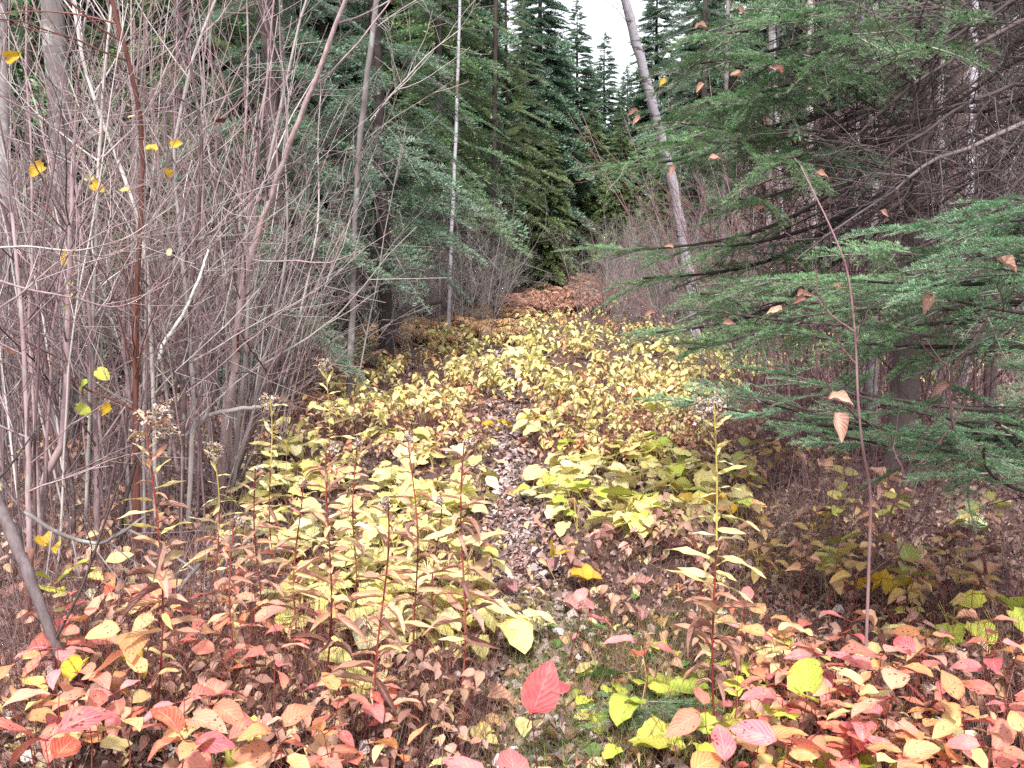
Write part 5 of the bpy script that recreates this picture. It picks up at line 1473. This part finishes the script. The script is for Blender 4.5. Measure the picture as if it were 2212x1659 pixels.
def aster(x, y, n, s, label, group, seed, kinds=('yellow',), h=0.12, name="aster_plant", single=False):
    r = np.random.default_rng(5000 + seed)
    o = thing(name, (x, y, float(gz(x, y))), label, "plant", group)
    for k in range(n):
        a = r.uniform(0, 6.28); rad = r.uniform(0.02, 0.14)
        hh = h * r.uniform(0.4, 1.25)
        el = r.uniform(-0.45, 0.2)
        d = np.array([math.cos(a) * math.cos(el), math.sin(a) * math.cos(el), math.sin(el)])
        p = np.array([math.cos(a) * rad, math.sin(a) * rad, hh])
        kd = kinds[int(r.integers(len(kinds)))]
        leaf_child(o, kd, p, d, s * r.uniform(0.7, 1.25), r, roll=r.normal(0, 0.3))
    g = Geo()
    for k in range(min(n, 4)):
        a = r.uniform(0, 6.28); g.tube([(0, 0, -0.01), (math.cos(a) * .02, math.sin(a) * .02, h * .5), (math.cos(a) * .06, math.sin(a) * .06, h)], 0.0016, 3)
    link("stalk", g.mesh("stalk", ['stalk_yellow']), o)
    return o
k = 0
for zone, cnt, where, kinds, size in [(ZA, 105, "left of the path", ('yellow', 'yellow', 'cream', 'yellow', 'yellow'), (.09, .15)), (ZB, 74, "right of the path", ('yellow', 'yellow', 'yellow', 'cream', 'lime'), (.10, .16)), (ZC, 16, "behind the left patch", ('yellow', 'cream'), (.09, .12))]:
    r = np.random.default_rng(int(cnt))
    for x, y, px, py in sample_poly(zone, cnt, 0.10, r):
        if abs(x - float(path_x(y))) < 0.15: continue
        dist = "nearer" if py > 1150 else "farther"
        aster(x, y, int(r.integers(4, 7)), r.uniform(*size), f"yellow broad leaved aster in the {dist} part of the patch {where}", f"yellow asters {where}", k, kinds)
        k += 1
# loose asters and green plants
r = np.random.default_rng(8)
for i, (px, py, kinds, s, n, lab) in enumerate([
    (830, 1350, ('yellow',), .15, 4, "aster with two round lemon leaves at the front of the left patch"),
    (1010, 1330, ('yellow', 'cream'), .14, 5, "aster with big square looking yellow leaf beside the path"),
    (690, 1420, ('yellow', 'cream'), .13, 4, "pale yellow aster crossed by red stalks at lower left"),
    (1210, 1225, ('gold', 'yellow'), .12, 2, "golden leaf standing up on the right lip of the path"),
    (1400, 1420, ('lime', 'green'), .16, 3, "plant with a large light green leaf right of the path"),
    (1380, 1500, ('lime', 'gold'), .10, 7, "cluster of drooping lime leaves over the fir seedling"),
    (1280, 1460, ('lime',), .07, 5, "small lime plant right of the crimson leaf"),
    (1300, 1420, ('green', 'lime'), .06, 7, "fresh green plant left of the large light green leaf"),
    (1350, 1560, ('lime', 'green'), .07, 7, "green plant at the fir seedling's left side"),
    (1440, 1450, ('green', 'lime'), .08, 6, "green plant just right of the large light green leaf"),
    (1560, 1470, ('lime',), .09, 5, "lime plant left of the two salmon leaves on a short stalk"),
    (1260, 1580, ('green',), .05, 6, "small green plant below the crimson leaf"),
    (1690, 1520, ('lime',), .10, 5, "lime leaves beneath the rose star of leaves"),
    (1600, 1450, ('yellow', 'lime'), .09, 5, "yellow green plant behind the two salmon leaves"),
    (1720, 1640, ('lime',), .11, 4, "lime leaf group at the bottom edge among rose leaves"),
    (1470, 1600, ('lime',), .11, 3, "bright lime leaf at the bottom, right of the path"),
    (1450, 1560, ('lime',), .09, 4, "small bright lime plant behind the bottom lime leaf"),
    (1640, 1400, ('lime', 'yellow'), .11, 3, "yellow green leaf poking out left of the rose star"),
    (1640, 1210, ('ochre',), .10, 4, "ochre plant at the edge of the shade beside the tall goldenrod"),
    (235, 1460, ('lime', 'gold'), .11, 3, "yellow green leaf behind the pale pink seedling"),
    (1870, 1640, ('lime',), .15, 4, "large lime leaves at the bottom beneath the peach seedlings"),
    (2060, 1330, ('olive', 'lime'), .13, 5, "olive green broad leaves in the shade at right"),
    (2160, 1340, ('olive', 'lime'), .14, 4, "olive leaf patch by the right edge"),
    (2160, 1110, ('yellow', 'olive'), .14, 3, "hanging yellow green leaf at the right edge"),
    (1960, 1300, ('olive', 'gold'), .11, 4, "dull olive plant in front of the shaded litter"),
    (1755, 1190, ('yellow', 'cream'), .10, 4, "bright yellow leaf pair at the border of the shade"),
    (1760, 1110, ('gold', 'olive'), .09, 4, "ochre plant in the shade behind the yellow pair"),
    (1500, 1090, ('gold', 'yellow'), .12, 4, "golden orange aster beside the tall bright goldenrod"),
    (1080, 905, ('gold',), .10, 5, "small golden orange plant on the path's left lip"),
    (1150, 900, ('gold', 'cream'), .11, 5, "golden leaves on the path's right lip"),
    (1910, 1190, ('tan_r',), .11, 3, ""),
    (1590, 1110, ('peach', 'gold'), .11, 5, "orange leaved plant right of the tall bright goldenrod"),
    (1330, 1470, ('green',), .06, 7, "low green strawberry like plant right of the path"),
    (1270, 1330, ('green', 'rose'), .06, 5, "little green and red plant on the path's right bank"),
    (1340, 1345, ('green',), .06, 5, "small green plant behind the big light green leaf"),
    (1400, 1240, ('green',), .06, 4, "tiny green plant among brown leaves right of the path"),
    (1500, 1380, ('lime', 'green'), .07, 6, "grassy lime plant at the foot of the tall goldenrod"),
]):
    if not lab: lab, kinds = "spotted tan leaf hanging on the bare sapling's foot", ('cream',)
    c = gnd(px, py, 0.10)
    aster(c[0], c[1], n, s, lab, None, 500 + i, kinds, h=0.14 if s > .08 else 0.06, name="broadleaf_plant")

# shaded undergrowth on the right: dull yellow and tan leaved plants
r = np.random.default_rng(12)
for i, (x, y, px, py) in enumerate(sample_poly([(1560, 900), (1880, 940), (1960, 1080), (2150, 1080), (2180, 1280), (1800, 1270), (1620, 1180)], 52, 0.18, r)):
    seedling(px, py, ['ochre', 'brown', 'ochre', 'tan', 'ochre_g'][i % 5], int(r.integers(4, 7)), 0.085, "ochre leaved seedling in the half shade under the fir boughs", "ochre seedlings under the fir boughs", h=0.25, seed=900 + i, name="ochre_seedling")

# small pale-yellow leaved dogbane plants, one mesh each variant, many copies ----------------
def bushy(seed, mats, n=27, h=0.26, s=0.10, spread=0.28, shape='ovate'):
    r = np.random.default_rng(seed)
    g = Geo()
    tm = [small_tmpl(shape, seed * 7 + i, droop=r.uniform(0.3, 1.1), fold=0.3) for i in range(3)]
    for st in range(3):
        a = r.uniform(0, 6.28); top = np.array([math.cos(a) * spread * r.uniform(.2, 1), math.sin(a) * spread * r.uniform(.2, 1), h * r.uniform(0.75, 1.1)])
        t = np.linspace(0, 1, 6); P = top[None] * t[:, None]
        g.tube(P, 0.0028 - 0.0014 * t, 3, len(mats) - 1)
        for k in range(n // 3):
            q = 0.45 + 0.55 * k / (n // 3 - 1); p = top * q
            b = k * 2.4 + r.normal(0, .4); el = r.uniform(-0.45, 0.2)
            d = np.array([math.cos(b) * math.cos(el), math.sin(b) * math.cos(el), math.sin(el)])
            ss = s * r.uniform(0.7, 1.2)
            T = tm[int(r.integers(3))]
            g.inst(T, [frame(p, d, s=ss, roll=r.normal(0, .4))], m=int(r.integers(0, len(mats) - 1)))
    return g.mesh("foliage", mats)
BU = [bushy(i, ['cream', 'yellow', 'twig_brown'], n=[27, 18, 33, 21, 27][i], h=[.26, .38, .22, .30, .18][i], s=[.10, .12, .085, .075, .13][i]) for i in range(5)] + [bushy(10 + i, ['cream', 'peach', 'twig_brown'], n=21) for i in range(2)]
BUP = [bushy(20 + i, ['peach', 'tan', 'twig_brown'], n=24, s=.08) for i in range(3)]
BUB = [bushy(30 + i, ['brown', 'tan', 'twig_brown'], n=24, s=.08, h=.3) for i in range(3)]
def bushes(poly, n, meshes, label, group, seed, hz=0.22, s=(0.75, 1.2), name="dogbane_plant", avoid=True, cat="plant"):
    r = np.random.default_rng(seed)
    for x, y, px, py in sample_poly(poly, n, hz, r):
        if avoid and abs(x - float(path_x(y))) < (0.20 if y < 7.5 else max(0, 0.20 - (y - 7.5) * .06)): continue
        o = link(name, meshes[int(r.integers(len(meshes)))])
        o.location = (x, y, float(gz(x, y))); o.rotation_euler = (0, 0, r.uniform(0, 6.28)); k = r.uniform(*s); o.scale = (k, k, k)
        tag(o, label, cat, group)
bushes(ZD, 105, BU, "pale yellow leaved dogbane left of the path beyond the asters", "pale yellow dogbane left of the path", 1)
bushes(ZE, 165, BU, "pale yellow leaved dogbane right of the path beyond the asters", "pale yellow dogbane right of the path", 2, hz=0.22)
bushes([(1650, 700), (1900, 680), (2240, 640), (2240, 790), (1900, 800), (1650, 790)], 30, BU, "dull yellow leaved bush in the wood behind the fir sapling", "yellow bushes in the right wood", 3, s=(0.9, 1.5), avoid=False)
bushes([(640, 860), (1040, 850), (1060, 960), (560, 980)], 34, BUP + BU[:2] + BUB, "small peach and tan leaved plant among the dead stalks left of the path", "peach plants among dead stalks at left", 4, hz=.2, s=(.5, .85), name="small_herb")
bushes([(1180, 860), (1560, 850), (1560, 960), (1180, 940)], 34, BUB + BU[:2] + BUP, "small tan leaved plant among the dead stalks right of the path", "tan plants among dead stalks at right", 5, hz=.2, s=(.5, .85), name="small_herb")
bushes([(1140, 850), (1600, 840), (1600, 930), (1160, 930)], 22, BU, "pale yellow dogbane among the red brown stalks right of the path", "pale yellow dogbane among stalks", 15, hz=.2, s=(.6, .95), name="small_herb")  # extra dogbane, same foliage meshes as the dogbane patches
bushes([(1180, 1110), (1560, 1110), (1620, 1320), (1240, 1320)], 13, BUB, "withered brown leaved herb right of the near path", "withered brown herbs right of the path", 6, hz=.1, s=(.4, .8), name="withered_herb")
bushes([(450, 1180), (1000, 1380), (1000, 1640), (300, 1640), (100, 1300)], 44, BUB, "withered brown herb between the pink seedlings at lower left", "withered herbs at lower left", 7, hz=.12, s=(.4, .8), name="withered_herb")
bushes([(1560, 1300), (2230, 1420), (2230, 1659), (1560, 1659)], 26, BUB + BUP[:1], "withered peach brown herb between the seedlings at lower right", "withered herbs at lower right", 8, hz=.12, s=(.45, .8), name="withered_herb")
bushes([(-50, 900), (560, 880), (480, 1180), (-50, 1300)], 30, BUB, "withered brown herb at the foot of the left thicket", "withered herbs in the thicket", 9, hz=.12, s=(.5, .9), name="withered_herb")

# dead ferns at the far end -------------------------------------------------------
def fern(seed, mat, h=0.55, n=9):
    r = np.random.default_rng(seed); g = Geo()
    T = small_tmpl('lance', seed, droop=0.4, fold=0.3)
    for k in range(n):
        a = k * 6.28 / n + r.normal(0, .3); d = np.array([math.cos(a), math.sin(a), 0])
        t = np.linspace(0, 1, 8)
        P = d[None] * (t * h * 0.9)[:, None]; P[:, 2] = h * (1.3 * t - 0.95 * t ** 2) * r.uniform(.7, 1.2)
        g.tube(P, 0.003, 3, 0)
        sd = np.array([-d[1], d[0], 0])
        ms = []
        for i in range(1, 8):
            for sg in (-1, 1):
                for u in (0, .5):
                    p = P[i] * (1 - u) + P[i - 1] * u
                    ms.append(frame(p, sd * sg + d * .4 + [0, 0, r.normal(-.2, .2)], s=h * .42 * (1.1 - t[i]) + .03, roll=r.normal(0, .4)))
        g.inst(T, ms)
    return g.mesh("fronds", [mat])
FO = [fern(i, 'fern') for i in range(3)]; FR = [fern(5 + i, 'fern_red', h=.7) for i in range(3)]
bushes([(850, 665), (1110, 655), (1110, 705), (800, 715)], 44, FO, "orange dead fern at the back left of the clearing", "orange ferns at the back left", 11, hz=.3, s=(.8, 1.2), name="dead_fern", cat="fern")
bushes([(1100, 600), (1300, 590), (1330, 645), (1090, 655)], 56, FR, "rusty dead fern where the path fades out", "rusty ferns at the path end", 12, hz=.35, s=(.8, 1.3), name="dead_fern", avoid=False, cat="fern")
bushes([(640, 760), (780, 700), (820, 760), (640, 860)], 14, FR, "reddish dead fern at the clearing's left border", "reddish ferns at the left border", 13, hz=.2, s=(.5, .8), name="dead_fern", cat="fern")

# fir seedling low on the ground right of the path
c = gnd(1400, 1570); bz = float(gz(c[0], c[1]))
o = thing("fir_seedling", (c[0], c[1], bz), "tiny green fir seedling lying low under lime leaves right of the path", "fir seedling")
g = Geo(); g.tube([(0, 0, -.02), (0, 0, .06), (0.005, 0, .12)], [.004, .003, .002], 5); link("stalk", g.mesh("stalk", ['bark_dark']), o)
for k in range(9):
    a = k * .75; link("spray", SPRAY_F[k % 4], o, frame((0, 0, .03 + .01 * k), (math.cos(a), math.sin(a), .12), s=.42))
# moss cushion beside the log
c = gnd(150, 1400); g = Geo(); rr = np.random.default_rng(3)
th = np.linspace(0, 2 * math.pi, 17)[:-1]
V = [(0, 0, .035)] + [(q * math.cos(a) * (1 + .1 * math.sin(3 * a)), q * math.sin(a), .035 * (1 - q / .06) ** .5 if q < .06 else -.01) for q in (.02, .04, .06) for a in th]
F = [(0, 1 + i, 1 + (i + 1) % 16) for i in range(16)]
for l in range(2):
    for i in range(16):
        a = 1 + l * 16 + i; b_ = 1 + l * 16 + (i + 1) % 16; F += [(a, a + 16, b_ + 16), (a, b_ + 16, b_)]
g.add(V, F)
o = link("moss_cushion", g.mesh("moss_cushion", ['moss'])); o.location = (c[0], c[1], float(gz(c[0], c[1])) + .01); tag(o, "small bright green moss cushion right of the leaning log", "moss")

# single leaves hanging in the thicket
r = np.random.default_rng(21)
HL = [(15, 125, 'gold', .085), (95, 360, 'gold', .095), (338, 325, 'gold', .07), (370, 315, 'gold', .07), (364, 382, 'gold', .07), (205, 380, 'cream', .085), (200, 398, 'gold', .08), (282, 412, 'cream', .07),
      (155, 550, 'gold', .085), (370, 552, 'cream', .085), (155, 608, 'lime', .06), (148, 632, 'lime', .05), (145, 660, 'lime', .06), (210, 800, 'lime', .085), (188, 823, 'lime', .08), (165, 878, 'lime', .09), (40, 760, 'peach', .08), (95, 440, 'brown', .06), (490, 255, 'brown', .07), (292, 250, 'cream', .05), (240, 880, 'gold', .09)]
HLL = ["gold leaf at the left edge near the top", "ragged gold leaf left of the thick grey trunk", "left one of two orange gold leaves hanging together", "right one of two orange gold leaves hanging together", "narrow gold leaf below the hanging pair",
       "cream leaf on top of the yellow cluster at left", "gold leaf under the cream one in the yellow cluster", "pale yellow leaf beside the rusty stem", "gold leaf over the thick grey trunk", "whitish leaf above the bleached branch",
       "topmost of three small lime leaves on a mauve stem", "middle of three small lime leaves on a mauve stem", "lowest of three small lime leaves on a mauve stem", "upright lime leaf of the low green pair", "level lime leaf of the low green pair",
       "lime leaf hanging lowest in the left thicket", "orange brown leaf low at the left edge", "curled brown leaf right of the ragged gold one", "curled brown leaf high in the thicket's middle", "small whitish leaf on the rusty stem", "olive gold leaf low behind the rusty stem"]
for (px, py, kd, s), lab in zip(HL, HLL):
    p = at(px, py, 4.8)
    o = link("hanging_leaf", LF[kd][int(r.integers(len(LF[kd])))], None, frame(p, (r.normal(0, 1), r.normal(0, .3), r.normal(-.4, .5)), up=(r.normal(0, .9), -1, r.normal(.4, .8)), s=s * .85))
    tag(o, lab, "leaf", "leaves left hanging in the thicket")
# dry leaves caught on the fir boughs
CL = [(1590, 20, 4.6), (1450, 360, 4.7), (1690, 672, 4.0), (1530, 345, 4.6), (1380, 240, 5.0), (1440, 175, 5.5), (1415, 675, 4.7), (1455, 535, 4.9), (1720, 640, 3.7), (1800, 620, 3.4), (1520, 180, 4.6), (1600, 165, 4.5),
      (1385, 255, 5.0), (1690, 160, 4.4), (1650, 455, 4.6), (1740, 645, 3.6), (1560, 700, 4.2), (1900, 455, 4.4), (1805, 890, 2.9), (1790, 860, 2.9), (2010, 630, 2.9), (2155, 560, 2.5), (1760, 375, 4.3), (1800, 1010, 3.1), (2050, 830, 3), (1500, 60, 4.8)]
CW = ["dark brown leaf near the top edge", "brown leaf right beside the birch trunk", "curled tan leaf on a low bough", "pale brown leaf right of the birch", "tan leaf left of the birch", "yellow leaf in front of the birch", "tan leaf on the lowest left bough", "tan leaf on a bough tip left of the birch"]
for i, (px, py, Y) in enumerate(CL):
    kd = 'gold' if i == 5 else ['brown', 'brown', 'lance'][i % 3]
    kd = 'brown' if kd == 'lance' else kd
    o = link("caught_leaf", LF[kd][i % len(LF[kd])], None, frame(at(px, py, Y - .12), (r.normal(0, 1), -.3, r.normal(-.2, .4)), up=(0, -1, .8), s=r.uniform(.045, .07)))
    tag(o, (CW[i] if i < len(CW) else "dry brown leaf caught among the needles") + (", caught on the fir" if i < len(CW) else ""), "leaf", "dry leaves caught on the fir boughs")
    if i in (18, 19): o['label'] = ["large curled rusty leaf hanging from the bare sapling", "rusty leaf just above the large curled one on the sapling"][i - 18]; o.scale = o.scale * 1.3

# the larger fallen leaves, each one a thing
r = np.random.default_rng(31)
FK = [('brown', "curled brown"), ('tan', "tan"), ('peach', "faded orange"), ('cream', "bleached cream"), ('mauve', "crumpled mauve")]
placed = 0
while placed < 290:
    px = r.uniform(-20, 2230); py = 1659 - (1659 - 1040) * r.uniform() ** 1.3
    p = gnd(px, py)
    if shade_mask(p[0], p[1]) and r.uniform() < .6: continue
    k = int(r.integers(5)); kd, w = FK[k]
    onp = abs(p[0] - float(path_x(p[1]))) < .22
    where = "lying on the path" if onp else ("on the floor left of the path" if p[0] < path_x(p[1]) else "on the floor right of the path")
    far = "far off " if py < 1250 else ""
    o = link("fallen_leaf", LF[kd][int(r.integers(len(LF[kd])))], None, frame((p[0], p[1], float(gz(p[0], p[1])) + r.uniform(.02, .05)), (r.normal(0, 1), r.normal(0, 1), r.normal(0, .25)), up=(r.normal(0, .3), r.normal(0, .3), 1), s=r.uniform(.045, .11)))
    tag(o, f"{far}{w} leaf {where}", "leaf", f"{w} fallen leaves {where}")
    placed += 1

# ------------------------------------------------------------------ say which one of its group each thing is
LAND = [(1180, 1500, "the crimson leaf"), (1545, 1500, "the tall bright goldenrod's foot"), (1530, 950, "the tall bright goldenrod's top"), (335, 1450, "the tall fluffy goldenrod's red stalk"), (890, 1300, "the red budded goldenrod"),
    (1000, 1200, "the goldenrod nearest the path"), (1690, 1380, "the rose pink star of leaves"), (1920, 1500, "the big hanging salmon leaves"), (130, 1350, "the dark leaning log"), (292, 900, "the rusty brown stem"), (390, 690, "the bleached branch"),
    (480, 960, "the longest leaning stem"), (140, 500, "the thick grey trunk"), (770, 400, "the slender grey aspen"), (1470, 450, "the leaning birch"), (1082, 620, "the rotten stump"), (1240, 250, "the lone spire"), (1948, 330, "the big fir's dark trunk"),
    (1880, 1150, "the bare sapling's foot"), (1850, 700, "the bare sapling's middle"), (1960, 390, "the thick bare limb"), (540, 1600, "the big yellow green leaf"), (715, 1400, "the withered pinkish goldenrod"), (1400, 1430, "the large light green leaf"),
    (880, 660, "the dark fallen log"), (505, 885, "the pale fallen pole"), (1110, 1150, "the path's middle"), (1085, 820, "the path's far bend"), (2150, 1380, "the right edge rose seedling"), (1350, 1010, "the right aster patch"), (700, 1080, "the left aster patch"),
    (1200, 620, "the rusty ferns"), (980, 680, "the orange ferns"), (2080, 1340, "the olive broad leaves"), (1750, 760, "the yellow bushes in the wood"), (2100, 500, "the bright near boughs"), (430, 1220, "the bent branch"), (515, 1330, "the short goldenrod")]
ORD = ["", "second ", "third ", "fourth ", "fifth ", "sixth ", "seventh ", "eighth ", "ninth ", "tenth ", "eleventh ", "twelfth ", "thirteenth ", "fourteenth ", "fifteenth ", "sixteenth "]
UN = ["", "first", "second", "third", "fourth", "fifth", "sixth", "seventh", "eighth", "ninth", "tenth", "eleventh", "twelfth", "thirteenth", "fourteenth", "fifteenth", "sixteenth", "seventeenth", "eighteenth", "nineteenth"]
TN = {20: "twent", 30: "thirt", 40: "fort", 50: "fift", 60: "sixt", 70: "sevent", 80: "eight", 90: "ninet"}
def ordinal(n):
    if n == 1: return ""
    if n < 20: return UN[n] + " "
    t, u = n - n % 10, n % 10
    return (TN[min(t, 90)] + ("ieth" if u == 0 else "y-" + UN[u])) + " "
by = {}
for o in list(sc.objects):
    if o.parent is None and o.get('group'): by.setdefault(o['label'], []).append(o)
sub = {}
for lab, os_ in by.items():
    if len(os_) < 2: continue
    short = re.split(r" (?:left of|right of|beyond|among|in|on|under|behind|between|at|where|with|inside|seen|deep|half|lying) ", lab)[0]
    for o in os_:
        x, y, z = o.location
        a, b = px_of(x, y, z + 0.15)
        if y < 0.5: continue
        k = min(LAND, key=lambda q: (q[0] - a) ** 2 + ((q[1] - b) * 1.3) ** 2)
        dx, dy = a - k[0], b - k[1]
        w = ("just right of " if dx > 0 else "just left of ") if abs(dx) > abs(dy) else ("in front of " if dy > 0 else "behind ")
        sub.setdefault(short + " " + w + k[2], []).append((y, o))
for w, L in sub.items():
    L.sort(key=lambda q: q[0])
    for i, (_, o) in enumerate(L):
        o['label'] = ("" if len(L) == 1 else ordinal(i + 1) + "nearest ") + w
